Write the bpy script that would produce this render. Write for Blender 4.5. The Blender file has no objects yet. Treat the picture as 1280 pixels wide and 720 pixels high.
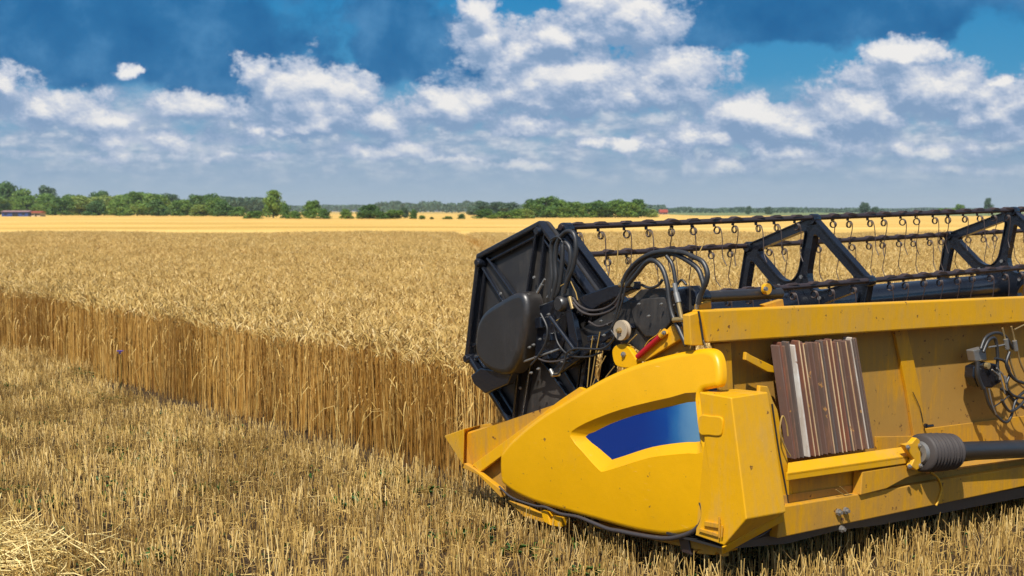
import bpy, bmesh, math, random
import numpy as np
from mathutils import Vector, Matrix
from mathutils.geometry import tessellate_polygon

random.seed(7); rng = np.random.default_rng(7)
sc = bpy.context.scene
COL = sc.collection
R = math.radians

# ------------------------------------------------------------------ camera, world, sun, exposure
CAM_H = 1.66
FPX = 1700.0
HORIZ = 264.0
PITCH = math.atan((360 - HORIZ) / FPX)
cd = bpy.data.cameras.new('camera'); cam = bpy.data.objects.new('camera', cd); COL.objects.link(cam)
cam.location = (0, 0, CAM_H); cam.rotation_euler = (math.pi / 2 - PITCH, 0, 0)
cd.sensor_width = 36; cd.lens = FPX / 1280 * 36; cd.clip_start = .05; cd.clip_end = 20000
cd.dof.use_dof = True; cd.dof.focus_distance = 6.3; cd.dof.aperture_fstop = 6.3
sc.camera = cam

SUN_AZ = (-.30, -1.0)      # compass direction the sun stands in (behind the camera, a little left)
SUN_EL = 52
sun_d = bpy.data.lights.new('sun', 'SUN'); sun = bpy.data.objects.new('sun', sun_d); COL.objects.link(sun)
sun_d.energy = 4.9; sun_d.angle = R(.53); sun_d.color = (1.0, .95, .86)
_v = Vector((SUN_AZ[0], SUN_AZ[1], 0)).normalized() * math.cos(R(SUN_EL)); _v.z = math.sin(R(SUN_EL))
sun.rotation_euler = _v.to_track_quat('Z', 'Y').to_euler(); sun.location = (0, -10, 20)
sc.view_settings.view_transform = 'Standard'; sc.view_settings.look = 'None'
sc.view_settings.exposure = 0.07; sc.view_settings.gamma = 1.0
sc.cycles.max_bounces = 6; sc.cycles.transparent_max_bounces = 4
sc.cycles.use_denoising = True

class NT:
    """small node helper"""
    def __init__(self, nt): self.nt = nt; self.n = nt.nodes; self.l = nt.links
    def new(self, t, **k):
        o = self.n.new(t)
        for a, b in k.items(): setattr(o, a, b)
        return o
    def put(self, sock, v):
        if isinstance(v, bpy.types.NodeSocket): self.l.new(v, sock)
        elif v is not None:
            if isinstance(v, (tuple, list)) and len(v) == 3 and sock.type == 'RGBA': v = (*v, 1)
            sock.default_value = v
    def math(self, op, a, b=None, c=None, clamp=False):
        o = self.new('ShaderNodeMath', operation=op, use_clamp=clamp)
        for i, v in enumerate((a, b, c)):
            if v is not None: self.put(o.inputs[i], v)
        return o.outputs[0]
    def vmath(self, op, a, b=None):
        o = self.new('ShaderNodeVectorMath', operation=op)
        self.put(o.inputs[0], a)
        if b is not None: self.put(o.inputs[1], b)
        return o.outputs['Value'] if op in ('DOT_PRODUCT', 'LENGTH') else o.outputs[0]
    def noise(self, vec, scale, detail=4, rough=.5, dist=0, out=0):
        o = self.new('ShaderNodeTexNoise')
        self.put(o.inputs['Vector'], vec); o.inputs['Scale'].default_value = scale
        o.inputs['Detail'].default_value = detail; o.inputs['Roughness'].default_value = rough
        o.inputs['Distortion'].default_value = dist
        return o.outputs[out]
    def step(self, v, lo, hi, smooth=True):
        o = self.new('ShaderNodeMapRange', interpolation_type='SMOOTHSTEP' if smooth else 'LINEAR')
        self.put(o.inputs[0], v); o.inputs[1].default_value = lo; o.inputs[2].default_value = hi
        return o.outputs[0]
    def mix(self, f, a, b, mode='MIX'):
        o = self.new('ShaderNodeMix', data_type='RGBA', blend_type=mode)
        self.put(o.inputs[0], f); self.put(o.inputs[6], a); self.put(o.inputs[7], b)
        return o.outputs[2]
    def ramp(self, v, stops):
        o = self.new('ShaderNodeValToRGB'); self.put(o.inputs[0], v)
        e = o.color_ramp.elements
        while len(e) < len(stops): e.new(.5)
        for el, (p, c) in zip(e, stops): el.position = p; el.color = (*c, 1)
        return o.outputs[0]

def srgb(r, g, b):
    f = lambda c: (c / 255 / 12.92) if c / 255 <= .04045 else ((c / 255 + .055) / 1.055) ** 2.4
    return (f(r), f(g), f(b))

SKY_S = .10
HAZE = .00012
def build_world():
    w = bpy.data.worlds.new('World'); sc.world = w; w.use_nodes = True
    T = NT(w.node_tree); T.n.clear()
    out = T.new('ShaderNodeOutputWorld'); bg = T.new('ShaderNodeBackground'); bg.inputs[1].default_value = SKY_S
    T.l.new(bg.outputs[0], out.inputs[0])
    sky = T.new('ShaderNodeTexSky', sky_type='NISHITA', sun_disc=False)
    sky.sun_elevation = R(SUN_EL); sky.sun_rotation = math.atan2(SUN_AZ[0], SUN_AZ[1])
    tc = T.new('ShaderNodeTexCoord').outputs['Generated']
    sx = T.new('ShaderNodeSeparateXYZ'); T.l.new(tc, sx.inputs[0]); X, Y, Z = sx.outputs
    az = T.math('MULTIPLY', T.math('ARCTAN2', X, Y), 57.2958)
    el = T.math('MULTIPLY', T.math('ARCSINE', Z), 57.2958)
    cb = T.new('ShaderNodeCombineXYZ'); T.l.new(az, cb.inputs[0]); T.l.new(el, cb.inputs[1])
    P = cb.outputs[0]                                  # degrees of azimuth and elevation
    k = 1 / SKY_S
    def c(r, g, b): return tuple(v * k for v in srgb(r, g, b))
    def ae(px, py):
        a = math.atan((px - 640) / FPX)
        return math.degrees(a), math.degrees(math.atan((HORIZ - py) / FPX * math.cos(a)))
    D = 1700 / 57.2958                                 # pixels per degree
    # lumpy displacement of the coordinates so that no blob keeps its oval outline
    wn = T.noise(P, .9, 6, .6, 0, 1)
    wv = T.vmath('MULTIPLY', T.vmath('SUBTRACT', wn, (.5, .5, .5)), (2.2, 1.1, 0))
    Pw = T.vmath('ADD', P, wv)
    wn2 = T.noise(P, .45, 5, .55, 0, 1)
    Pd = T.vmath('ADD', P, T.vmath('MULTIPLY', T.vmath('SUBTRACT', wn2, (.5, .5, .5)), (5, 1.8, 0)))
    def field(blobs, vec):
        acc = None
        for (px, py, rx, ry, wt) in blobs:
            a, e = ae(px, py)
            d = T.vmath('MULTIPLY', T.vmath('SUBTRACT', vec, (a, e, 0)), (D / rx, D / ry, 0))
            v = T.math('MULTIPLY_ADD', T.vmath('LENGTH', d), -wt * .62, wt)
            acc = v if acc is None else T.math('MAXIMUM', acc, v)
        return acc
    # cumulus banks: several overlapping heads share one base line
    cum = [(372,122,62,40,1),(318,96,26,26,.9),(340,118,40,34,.9),(432,122,44,36,1),(470,148,60,24,.9),(400,150,110,26,.8),(163,90,18,10,.9),(338,164,34,10,.8),
           (60,135,110,28,.8),(10,110,24,26,.8),(130,150,90,20,.75),(250,138,90,22,.8),(200,172,150,18,.6),(480,187,80,12,.8),
           (606,52,44,40,.9),(600,22,26,24,.85),(640,70,60,28,.95),(692,48,44,26,1),(570,136,70,28,1),(620,120,70,30,.9),(724,98,120,36,1.1),(700,120,130,26,1),(832,90,80,30,1),(800,118,120,24,.85),(655,156,64,14,.95),
           (574,197,50,9,.75),(745,14,44,34,.9),(790,24,66,40,1),(932,146,80,28,1),(900,165,80,20,.85),(862,185,18,36,.7),(1000,160,90,20,.8),(1120,70,52,18,1.1),(1110,96,90,24,.9),(1130,126,110,30,.95),
           (1085,138,70,26,1),(1200,110,60,24,.9),(1240,134,64,34,1),(1246,104,22,13,.95),(915,205,56,12,.9),(985,192,50,14,.9),(1062,176,60,30,.8),
           (792,179,56,9,.85),(726,181,34,9,.8),(1190,212,80,10,.7),(1150,190,80,16,.55),(400,60,40,16,.3),(1330,120,60,44,1),(-70,120,80,44,1),(120,198,90,9,.6),(650,207,90,8,.6),(300,196,80,9,.55)]
    f = field(cum, Pw)
    f_up = field([k_ for k_ in cum if k_[4] >= .8], T.vmath('ADD', Pw, (.10, .72, 0)))
    Ps = T.vmath('MULTIPLY', P, (1, 1.25, 1))
    def puffs(vec, sc):
        o = T.new('ShaderNodeTexVoronoi', feature='SMOOTH_F1'); T.l.new(vec, o.inputs['Vector']); o.inputs['Scale'].default_value = sc; o.inputs['Smoothness'].default_value = .4
        return T.math('SUBTRACT', 1, o.outputs['Distance'])
    Pq = T.vmath('ADD', Ps, T.vmath('MULTIPLY', T.vmath('SUBTRACT', T.noise(Ps, 1.8, 6, .62, 0, 1), (.5, .5, .5)), (.9, .8, 0)))
    pf = puffs(Pq, .9); pf_up = puffs(T.vmath('ADD', Pq, (.10, .30, 0)), .9)
    big = T.noise(Ps, .5, 7, .5)
    big_up = T.noise(T.vmath('ADD', Ps, (.2, .7, 0)), .5, 4, .5)
    fr = T.noise(Ps, 4.0, 6, .62); fr_up = T.noise(T.vmath('ADD', Ps, (.03, .08, 0)), 4.0, 6, .62)
    dens = T.math('ADD', f, T.math('ADD', T.math('MULTIPLY', T.math('SUBTRACT', big, .5), .7), T.math('ADD', T.math('MULTIPLY', T.math('SUBTRACT', pf, .60), .34), T.math('MULTIPLY', T.math('SUBTRACT', fr, .5), .34))))
    m_c = T.step(dens, .18, .44)
    rl = T.math('ADD', T.math('MULTIPLY', T.math('SUBTRACT', big, big_up), .8), T.math('ADD', T.math('MULTIPLY', T.math('SUBTRACT', pf, pf_up), .60), T.math('MULTIPLY', T.math('SUBTRACT', fr, fr_up), .22)))
    rl = T.math('ADD', T.math('MULTIPLY', rl, .9), T.math('MULTIPLY', T.math('SUBTRACT', f, T.math('MAXIMUM', f_up, -.2)), .55))
    relief = T.step(rl, -.28, .42)
    thick = T.step(dens, .25, .75)
    lit = T.math('MULTIPLY', relief, T.math('MULTIPLY_ADD', thick, .5, .5))
    cloudc = T.ramp(lit, [(.04, c(124, 153, 188)), (.24, c(156, 175, 203)), (.50, c(190, 199, 216)), (.92, c(236, 234, 232))])
    # veil of small far cumulus low in the sky
    st = T.vmath('MULTIPLY', P, (.8, 1.8, 1))
    low = T.noise(st, .7, 7, .55)
    band = T.math('MULTIPLY', T.step(el, .5, 2.6), T.math('SUBTRACT', 1, T.step(T.math('ADD', el, T.math('MULTIPLY', wn, 3.0)), 5.0, 7.0)))
    m_low = T.math('MULTIPLY', T.step(low, .30, .58), T.math('MULTIPLY', band, .92))
    lowc = T.ramp(T.noise(T.vmath('ADD', st, (3, .2, 0)), .9, 7, .6), [(.35, c(126, 156, 188)), (.48, c(156, 175, 200)), (.62, c(204, 209, 219))])
    # big dark cloud bases overhead
    dark = [(150,40,290,75,1),(290,95,150,40,1),(60,85,130,34,.9),(530,60,110,52,1.05),(500,30,90,60,1),(560,95,90,22,.9),(1010,18,250,42,1.15),
            (900,45,110,20,.95),(1100,-10,260,50,1),(200,-120,500,130,1),(1300,-150,500,120,1)]
    g = field(dark, Pd)
    dn = T.noise(P, .55, 6, .55)
    dd = T.math('ADD', g, T.math('MULTIPLY', T.math('SUBTRACT', dn, .5), .5))
    m_d = T.step(dd, .36, .56)
    darkc = T.ramp(T.noise(T.vmath('ADD', P, (40, 3, 0)), .42, 5, .55), [(.3, c(6, 92, 148)), (.5, c(28, 104, 158)), (.78, c(76, 136, 184))])
    # blue behind, greying towards the horizon
    base = T.ramp(T.step(el, 0, 9, False), [(0, c(160, 180, 200)), (.2, c(140, 167, 193)), (.42, c(104, 156, 192)), (.62, c(62, 144, 190)), (1, c(30, 130, 186))])
    col = T.mix(T.step(el, 9, 26), base, sky.outputs[0])
    m_d2 = T.math('MULTIPLY', m_d, T.math('SUBTRACT', 1, T.math('MULTIPLY', T.step(el, 12, 40), .65)))
    col = T.mix(m_low, col, lowc)
    col = T.mix(T.math('MULTIPLY', m_d2, .96), col, darkc)
    col = T.mix(T.math('MULTIPLY', m_c, T.step(el, .3, 3.0)), col, cloudc)
    # cumulus over the rest of the sky (behind and above the camera)
    hi = T.noise(tc, 2.2, 6, .6)
    m_hi = T.math('MULTIPLY', T.step(hi, .52, .68), T.math('MULTIPLY', T.step(el, 10, 22), .8))
    col = T.mix(m_hi, col, c(205, 212, 222))
    T.l.new(col, bg.inputs[0])
build_world()
sc.world.cycles.sampling_method = 'MANUAL'; sc.world.cycles.sample_map_resolution = 512

# ------------------------------------------------------------------ frame of the machine and photo -> machine unprojection
UANG = R(52)                                            # header's long axis, clockwise from the view axis
U = Vector((math.sin(UANG), math.cos(UANG), 0)); V = Vector((-math.cos(UANG), math.sin(UANG), 0))
ORG = Vector((.957, 5.65, 0))
ROTZ = math.pi / 2 - UANG
TILT = -.017; RTILT = .019                              # header frame sinks, reel rises along its length
cp, sp = math.cos(PITCH), math.sin(PITCH)
def ray(px, py):
    a, b, c = FPX, px - 640, 360 - py
    return Vector((b, a * cp + c * sp, -a * sp + c * cp))
def loc(p): d = p - ORG; return Vector((d.dot(U), d.dot(V), p.z))
_C = loc(Vector((0, 0, CAM_H)))
def _lr(px, py): d = ray(px, py); return Vector((d.dot(U), d.dot(V), d.z))
def PS(px, py, s):
    d = _lr(px, py); k = (s - _C.x) / d.x; return _C + d * k
def PT(px, py, t):
    d = _lr(px, py); k = (t - _C.y) / d.y; return _C + d * k
def world(p): return ORG + U * p.x + V * p.y + Vector((0, 0, p.z))

# ------------------------------------------------------------------ materials
MATS = {}
def mat(name, build):
    m = bpy.data.materials.new(name); m.use_nodes = True
    T = NT(m.node_tree); b = m.node_tree.nodes['Principled BSDF']
    build(T, b); MATS[name] = m; return m
def obj_co(T): return T.new('ShaderNodeTexCoord').outputs['Object']
def bump(T, b, h, strength=.3, dist=.01):
    o = T.new('ShaderNodeBump'); o.inputs['Strength'].default_value = strength; o.inputs['Distance'].default_value = dist
    T.l.new(h, o.inputs['Height']); T.l.new(o.outputs[0], b.inputs['Normal'])

def paint(base, dirt, rust, amt, rough, streak=0.0, spec=.4):
    def f(T, b):
        co = obj_co(T)
        n1 = T.noise(co, 3.0, 6, .65); n2 = T.noise(co, 22, 5, .65); n3 = T.noise(co, 90, 3, .6)
        sv = T.vmath('MULTIPLY', co, (9, 9, 1.1)); ns = T.noise(sv, 3.0, 6, .7)
        col = T.mix(T.math('MULTIPLY', T.step(n1, .35, .75), .35), base, tuple(c * .82 for c in base))
        g = T.step(T.math('ADD', T.math('MULTIPLY', n1, .6), T.math('MULTIPLY', ns, .55 * streak + .05)), .62 - amt * .28, .86 - amt * .2)
        col = T.mix(T.math('MULTIPLY', g, min(1, amt * .9)), col, dirt)
        chips = T.step(T.math('ADD', n2, T.math('MULTIPLY', n1, .25)), .84 - amt * .09, .87 - amt * .09)
        col = T.mix(T.math('MULTIPLY', chips, .9), col, rust)
        sw = T.noise(T.vmath('MULTIPLY', co, (14, 5, 60)), 2.0, 3, .6); scr = T.math('MULTIPLY', T.step(sw, .70, .73), T.step(n1, .45, .6))
        col = T.mix(T.math('MULTIPLY', scr, min(.6, amt)), col, tuple(min(1, c * 1.5 + .06) for c in dirt))
        speck = T.step(n3, .70, .76); col = T.mix(T.math('MULTIPLY', speck, .35), col, dirt)
        T.l.new(col, b.inputs['Base Color'])
        r = T.math('ADD', rough, T.math('MULTIPLY', g, .3)); T.l.new(r, b.inputs['Roughness'])
        b.inputs['Specular IOR Level'].default_value = spec if max(base) > .05 else 1.0
        bump(T, b, T.math('ADD', T.math('MULTIPLY', n1, .8), T.math('MULTIPLY', n2, .08)), .25, .02)
    return f
YEL = (.80, .41, .002)
mat('yellow_cover', paint(YEL, (.56, .34, .07), (.2, .10, .03), .50, .36, .3))
mat('yellow_dusty', paint((.76, .385, .003), (.50, .31, .10), (.13, .05, .02), .58, .42, .8))
mat('yellow_worn', paint((.68, .33, .003), (.36, .20, .06), (.10, .04, .02), .65, .5, 1.0))
mat('yellow_grimy', paint((.64, .30, .004), (.36, .21, .055), (.10, .04, .015), .85, .55, 1.2))
mat('black_plate', paint((.018, .016, .015), (.085, .07, .055), (.05, .03, .02), .75, .45, .6))
mat('black_steel', paint((.008, .010, .016), (.035, .035, .036), (.07, .05, .035), .3, .22))
mat('black_plastic', paint((.020, .017, .015), (.075, .06, .05), (.03, .02, .02), .7, .40, .5))
mat('bar_rust', paint((.035, .020, .018), (.07, .045, .035), (.12, .05, .03), .5, .45))
mat('tine_steel', paint((.045, .022, .014), (.10, .06, .04), (.15, .07, .03), .3, .5))
mat('rubber', paint((.018, .017, .017), (.07, .06, .05), (.05, .04, .03), .4, .5))
mat('lip_rubber', paint((.045, .036, .036), (.10, .08, .07), (.08, .05, .03), .7, .5))
mat('boot_rubber', paint((.06, .05, .047), (.15, .115, .09), (.08, .05, .03), .6, .6))
mat('red_paint', paint((.45, .012, .02), (.2, .05, .04), (.1, .04, .02), .3, .4))
mat('silver', lambda T, b: (b.inputs['Base Color'].__setattr__('default_value', (.33, .32, .30, 1)), b.inputs['Metallic'].__setattr__('default_value', .7), b.inputs['Roughness'].__setattr__('default_value', .5)))
mat('brass', lambda T, b: (b.inputs['Base Color'].__setattr__('default_value', (.50, .36, .16, 1)), b.inputs['Metallic'].__setattr__('default_value', .7), b.inputs['Roughness'].__setattr__('default_value', .45)))
mat('worn_disc', paint((.42, .34, .24), (.2, .14, .09), (.12, .06, .03), .6, .6))
mat('white_worn', paint((.66, .65, .62), (.34, .24, .16), (.18, .07, .03), .75, .5, 1.0))
mat('rust_strip', paint((.21, .075, .040), (.075, .055, .05), (.35, .16, .03), .7, .6, 1.0))
mat('cream_strip', paint((.60, .45, .28), (.30, .18, .08), (.2, .08, .03), .8, .6, 1.0))
mat('brown_strip', paint((.24, .11, .06), (.08, .06, .05), (.40, .2, .06), .9, .6, 1.0))
mat('dark_strip', paint((.05, .04, .04), (.10, .06, .04), (.2, .09, .04), .8, .6, 1.0))
mat('grey_strip', paint((.13, .085, .07), (.13, .06, .04), (.2, .09, .04), .8, .6, 1.0))
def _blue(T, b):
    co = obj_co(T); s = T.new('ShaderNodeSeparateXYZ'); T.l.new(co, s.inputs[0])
    f = T.step(T.math('ADD', s.outputs[1], T.math('MULTIPLY', T.noise(co, 6, 4, .6), .10)), .72, .33)   # deep blue turning paler towards the rear end
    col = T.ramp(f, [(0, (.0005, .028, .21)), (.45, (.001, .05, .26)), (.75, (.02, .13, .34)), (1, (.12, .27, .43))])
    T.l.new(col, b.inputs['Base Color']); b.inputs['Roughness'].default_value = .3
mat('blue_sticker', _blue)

def straw(stops, tip=None):
    def f(T, b):
        a = T.new('ShaderNodeAttribute', attribute_name='rnd').outputs['Fac']
        oi = T.new('ShaderNodeObjectInfo').outputs['Random']
        g = T.new('ShaderNodeNewGeometry').outputs['Position']
        big = T.noise(g, 1.3, 3, .6)
        v = T.math('ADD', T.math('MULTIPLY', a, .75), T.math('ADD', T.math('MULTIPLY', oi, .08), T.math('MULTIPLY', big, .25)))
        T.l.new(T.ramp(v, stops), b.inputs['Base Color'])
        b.inputs['Roughness'].default_value = .55; b.inputs['Specular IOR Level'].default_value = .35
        # thin dry blades let a little light through
        tr = T.new('ShaderNodeBsdfTranslucent'); T.l.new(T.ramp(v, stops), tr.inputs[0])
        mx = T.new('ShaderNodeMixShader'); mx.inputs[0].default_value = .18
        T.l.new(b.outputs[0], mx.inputs[1]); T.l.new(tr.outputs[0], mx.inputs[2])
        T.l.new(mx.outputs[0], T.n['Material Output'].inputs[0])
    return f
mat('wheat_stem', straw([(0, (.22, .09, .018)), (.4, (.46, .228, .042)), (.75, (.69, .41, .10)), (1, (.92, .66, .25))]))
mat('wheat_ear', straw([(0, (.36, .22, .055)), (.4, (.62, .41, .12)), (.75, (.77, .55, .20)), (1, (.90, .71, .36))]))
mat('stubble_stem', straw([(0, (.13, .07, .028)), (.3, (.40, .245, .07)), (.62, (.74, .49, .14)), (1, (1.0, .78, .36))]))
mat('loose_straw', straw([(0, (.32, .19, .06)), (.5, (.72, .50, .15)), (1, (.95, .78, .35))]))
mat('weed_leaf', straw([(0, (.02, .06, .012)), (.5, (.04, .12, .02)), (1, (.10, .19, .03))]))

def _soil(T, b):
    g = T.new('ShaderNodeNewGeometry').outputs['Position']
    n1 = T.noise(g, 5, 6, .65); n2 = T.noise(g, 45, 5, .7)
    near = T.mix(T.step(n2, .35, .7), (.022, .015, .010), (.11, .07, .035))
    near = T.mix(T.math('MULTIPLY', T.step(n1, .45, .75), .5), near, (.16, .10, .045))
    s = T.new('ShaderNodeSeparateXYZ'); T.l.new(g, s.inputs[0])
    gv = T.vmath('MULTIPLY', g, (.015, .06, .0)); band = T.noise(gv, 1.0, 5, .6)
    gw = T.vmath('MULTIPLY', g, (.12, .7, .0)); band2 = T.noise(gw, 1.0, 5, .65)
    gz = T.vmath('MULTIPLY', g, (.006, .35, .0)); band3 = T.noise(gz, 1.0, 3, .6)
    far = T.ramp(T.math('ADD', T.math('MULTIPLY', band, .5), T.math('ADD', T.math('MULTIPLY', band2, .2), T.math('MULTIPLY', band3, .3))), [(.38, (.46, .27, .06)), (.5, (.74, .46, .12)), (.6, (.84, .58, .19))])
    green = T.step(T.noise(T.vmath('MULTIPLY', g, (.0012, .004, 0)), 1.0, 3, .5), .50, .56)
    gm = T.math('MULTIPLY', T.step(s.outputs[1], 420, 700), green)
    far = T.mix(T.math('MULTIPLY', gm, .75), far, (.16, .20, .05))
    col = T.mix(T.step(s.outputs[1], 50, 56), near, far)
    T.l.new(col, b.inputs['Base Color']); b.inputs['Roughness'].default_value = .95
    b.inputs['Specular IOR Level'].default_value = .1
    bump(T, b, T.math('ADD', n1, T.math('MULTIPLY', n2, .4)), .6, .04)
mat('soil', _soil)
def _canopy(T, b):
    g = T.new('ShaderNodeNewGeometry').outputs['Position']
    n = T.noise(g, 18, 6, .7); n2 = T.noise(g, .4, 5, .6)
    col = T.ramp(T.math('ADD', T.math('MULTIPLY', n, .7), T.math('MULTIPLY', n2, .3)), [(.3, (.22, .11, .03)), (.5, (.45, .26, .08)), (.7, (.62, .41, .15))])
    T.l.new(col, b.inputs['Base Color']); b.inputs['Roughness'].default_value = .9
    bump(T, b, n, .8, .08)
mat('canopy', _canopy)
def leafmat(name, c0, c1, c2):
    def f(T, b):
        a = T.new('ShaderNodeAttribute', attribute_name='rnd').outputs['Fac']
        oi = T.new('ShaderNodeObjectInfo').outputs['Random']
        v = T.math('ADD', T.math('MULTIPLY', a, .8), T.math('MULTIPLY', oi, .2))
        cr = T.ramp(v, [(0, c0), (.5, c1), (1, c2)]); T.l.new(cr, b.inputs['Base Color'])
        b.inputs['Roughness'].default_value = .6
        tr = T.new('ShaderNodeBsdfTranslucent'); T.l.new(cr, tr.inputs[0])
        mx = T.new('ShaderNodeMixShader'); mx.inputs[0].default_value = .3
        T.l.new(b.outputs[0], mx.inputs[1]); T.l.new(tr.outputs[0], mx.inputs[2])
        T.l.new(mx.outputs[0], T.n['Material Output'].inputs[0])
    mat(name, f)
leafmat('leaf_dark', (.035, .09, .02), (.08, .17, .03), (.17, .28, .05))
leafmat('leaf_mid', (.06, .13, .02), (.14, .25, .035), (.27, .37, .06))
leafmat('leaf_pale', (.12, .19, .035), (.24, .32, .06), (.40, .44, .12))
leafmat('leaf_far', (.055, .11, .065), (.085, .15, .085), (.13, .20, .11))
mat('bark', lambda T, b: b.inputs['Base Color'].__setattr__('default_value', (.06, .045, .03, 1)))
def flat(name, c, r=.7): mat(name, lambda T, b: (T.l.new(T.mix(T.noise(obj_co(T), 2, 5, .6), c, tuple(v * .75 for v in c)), b.inputs['Base Color']), b.inputs['Roughness'].__setattr__('default_value', r)))
flat('roof_red', (.38, .07, .04)); flat('wall_cream', (.62, .50, .34)); flat('wall_white', (.70, .68, .64)); flat('wall_blue', (.03, .07, .25)); flat('wall_red', (.40, .03, .03)); flat('dark_window', (.03, .03, .04), .2)
flat('roof_pink', (.36, .20, .20)); flat('meadow', (.22, .26, .08)); flat('cornflower', (.10, .07, .45))

# ------------------------------------------------------------------ mesh builder
class MB:
    def __init__(self): self.v = []; self.f = []; self.sm = []; self.mi = []; self.cur = 0
    def add(self, vs, fs, smooth=False):
        n = len(self.v); self.v += [Vector(p) for p in vs]
        for f in fs: self.f.append([i + n for i in f]); self.sm.append(smooth); self.mi.append(self.cur)
        return self
    def prism(self, pts, off):
        """closed polygon (list of 3D points) pushed along off"""
        n = len(pts); off = Vector(off)
        vs = list(pts) + [Vector(p) + off for p in pts]
        tr = tessellate_polygon([[Vector(p) for p in pts]])
        fs = [list(t) for t in tr] + [[i + n for i in reversed(t)] for t in tr]
        fs = [list(range(n)), [n + i for i in reversed(range(n))]]
        fs += [[i, i + n, (i + 1) % n + n, (i + 1) % n] for i in range(n)]
        return self.add(vs, fs)
    def box(self, a, b):
        (x0, y0, z0), (x1, y1, z1) = a, b
        return self.prism([(x0, y0, z0), (x1, y0, z0), (x1, y1, z0), (x0, y1, z0)], (0, 0, z1 - z0))
    def tube(self, path, r, n=8, closed=False, cap=True):
        P = [Vector(p) for p in path]; m = len(P)
        rs = r if isinstance(r, (list, tuple)) else [r] * m
        vs = []; up = None
        for i, p in enumerate(P):
            if closed: d = (P[(i + 1) % m] - P[i - 1])
            else: d = (P[min(i + 1, m - 1)] - P[max(i - 1, 0)])
            d = d.normalized() if d.length > 1e-9 else Vector((0, 0, 1))
            if up is None: up = d.orthogonal().normalized()
            up = (up - d * up.dot(d)); up = up.normalized() if up.length > 1e-6 else d.orthogonal().normalized()
            w = d.cross(up)
            for k in range(n):
                a = 2 * math.pi * k / n; vs.append(p + (up * math.cos(a) + w * math.sin(a)) * rs[i])
        fs = []
        for i in range(m if closed else m - 1):
            j = (i + 1) % m
            for k in range(n): fs.append([i * n + k, i * n + (k + 1) % n, j * n + (k + 1) % n, j * n + k])
        self.add(vs, fs, True)
        if cap and not closed:
            self.add([vs[k] for k in range(n)], [list(reversed(range(n)))]); self.add([vs[(m - 1) * n + k] for k in range(n)], [list(range(n))])
        return self
    def lathe(self, base, axis, prof, n=20):
        """prof: (distance along axis, radius)"""
        ax = Vector(axis).normalized(); u = ax.orthogonal().normalized(); w = ax.cross(u); base = Vector(base); vs = []
        for d, r in prof:
            for k in range(n):
                a = 2 * math.pi * k / n; vs.append(base + ax * d + (u * math.cos(a) + w * math.sin(a)) * r)
        fs = [[i * n + k, i * n + (k + 1) % n, (i + 1) * n + (k + 1) % n, (i + 1) * n + k] for i in range(len(prof) - 1) for k in range(n)]
        self.add(vs, fs, n > 10)
        m = len(prof); self.add(vs[:n], [list(reversed(range(n)))]); self.add(vs[(m - 1) * n:], [list(range(n))])
        return self
    def build(self, name, material, parent=None, bevel=0, label=None, segs=2, angle=35):
        me = bpy.data.meshes.new(name); me.from_pydata([tuple(p) for p in self.v], [], self.f)
        mats = material if isinstance(material, (list, tuple)) else [material]
        for m in mats: me.materials.append(MATS[m])
        me.polygons.foreach_set('use_smooth', self.sm); me.polygons.foreach_set('material_index', self.mi); me.update()
        bm = bmesh.new(); bm.from_mesh(me); bmesh.ops.recalc_face_normals(bm, faces=bm.faces); bm.to_mesh(me); bm.free()
        o = bpy.data.objects.new(name, me); COL.objects.link(o)
        if parent: o.parent = parent
        if bevel:
            md = o.modifiers.new('bevel', 'BEVEL'); md.width = bevel; md.segments = segs; md.limit_method = 'ANGLE'; md.angle_limit = R(angle); md.harden_normals = False
        if label: o['label'] = label
        return o
def smoothpath(pts, sub=6):
    """Catmull-Rom through points"""
    P = [Vector(p) for p in pts]; out = []
    for i in range(len(P) - 1):
        a, b, c, d = P[max(i - 1, 0)], P[i], P[i + 1], P[min(i + 2, len(P) - 1)]
        for k in range(sub):
            t = k / sub
            out.append(.5 * ((2 * b) + (c - a) * t + (2 * a - 5 * b + 4 * c - d) * t * t + (3 * b - 3 * c + d - a) * t ** 3))
    out.append(P[-1]); return out
def empty(name, label, cat, location=(0, 0, 0), rz=0, group=None):
    o = bpy.data.objects.new(name, None); COL.objects.link(o); o.location = location; o.rotation_euler = (0, 0, rz)
    o.empty_display_size = .2; o['label'] = label; o['category'] = cat
    if group: o['group'] = group
    return o
def tag(o, label=None, cat=None, group=None, kind=None):
    for k, v in (('label', label), ('category', cat), ('group', group), ('kind', kind)):
        if v: o[k] = v
    return o

# ------------------------------------------------------------------ ground
def grid_sheet(name, xs, ys, zf, material):
    vs = [(x, y, zf(x, y)) for y in ys for x in xs]; nx = len(xs)
    fs = [[j * nx + i, j * nx + i + 1, (j + 1) * nx + i + 1, (j + 1) * nx + i] for j in range(len(ys) - 1) for i in range(nx - 1)]
    m = MB(); m.add(vs, fs, True); return m.build(name, material)
def lump(x, y): return .012 * math.sin(x * 3.1 + 1.3 * y) * math.sin(y * 2.3 - x)
xs = [-6000, -2500, -900, -300, -80, -30] + [i * .5 for i in range(-28, 29)] + [30, 80, 300, 900, 2500, 6000]
ys = [-300, -60, -15] + [i * .5 for i in range(-12, 60)] + [40, 52, 58, 80, 150, 300, 600, 1200, 2500, 7000]
tag(grid_sheet('ground', xs, ys, lambda x, y: lump(x, y) if abs(x) < 14 and 0 < y < 29 else 0, 'soil'), kind='structure')

def L2W(s, t): p = ORG + U * s + V * t; return p.x, p.y
S0, T0, KS = .62, 2.40, .03       # corner of the standing crop and drift of its edge, in machine coordinates
FIELD_Y = 58.0
def crop_edge(t): return S0 + KS * (t - T0)

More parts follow.
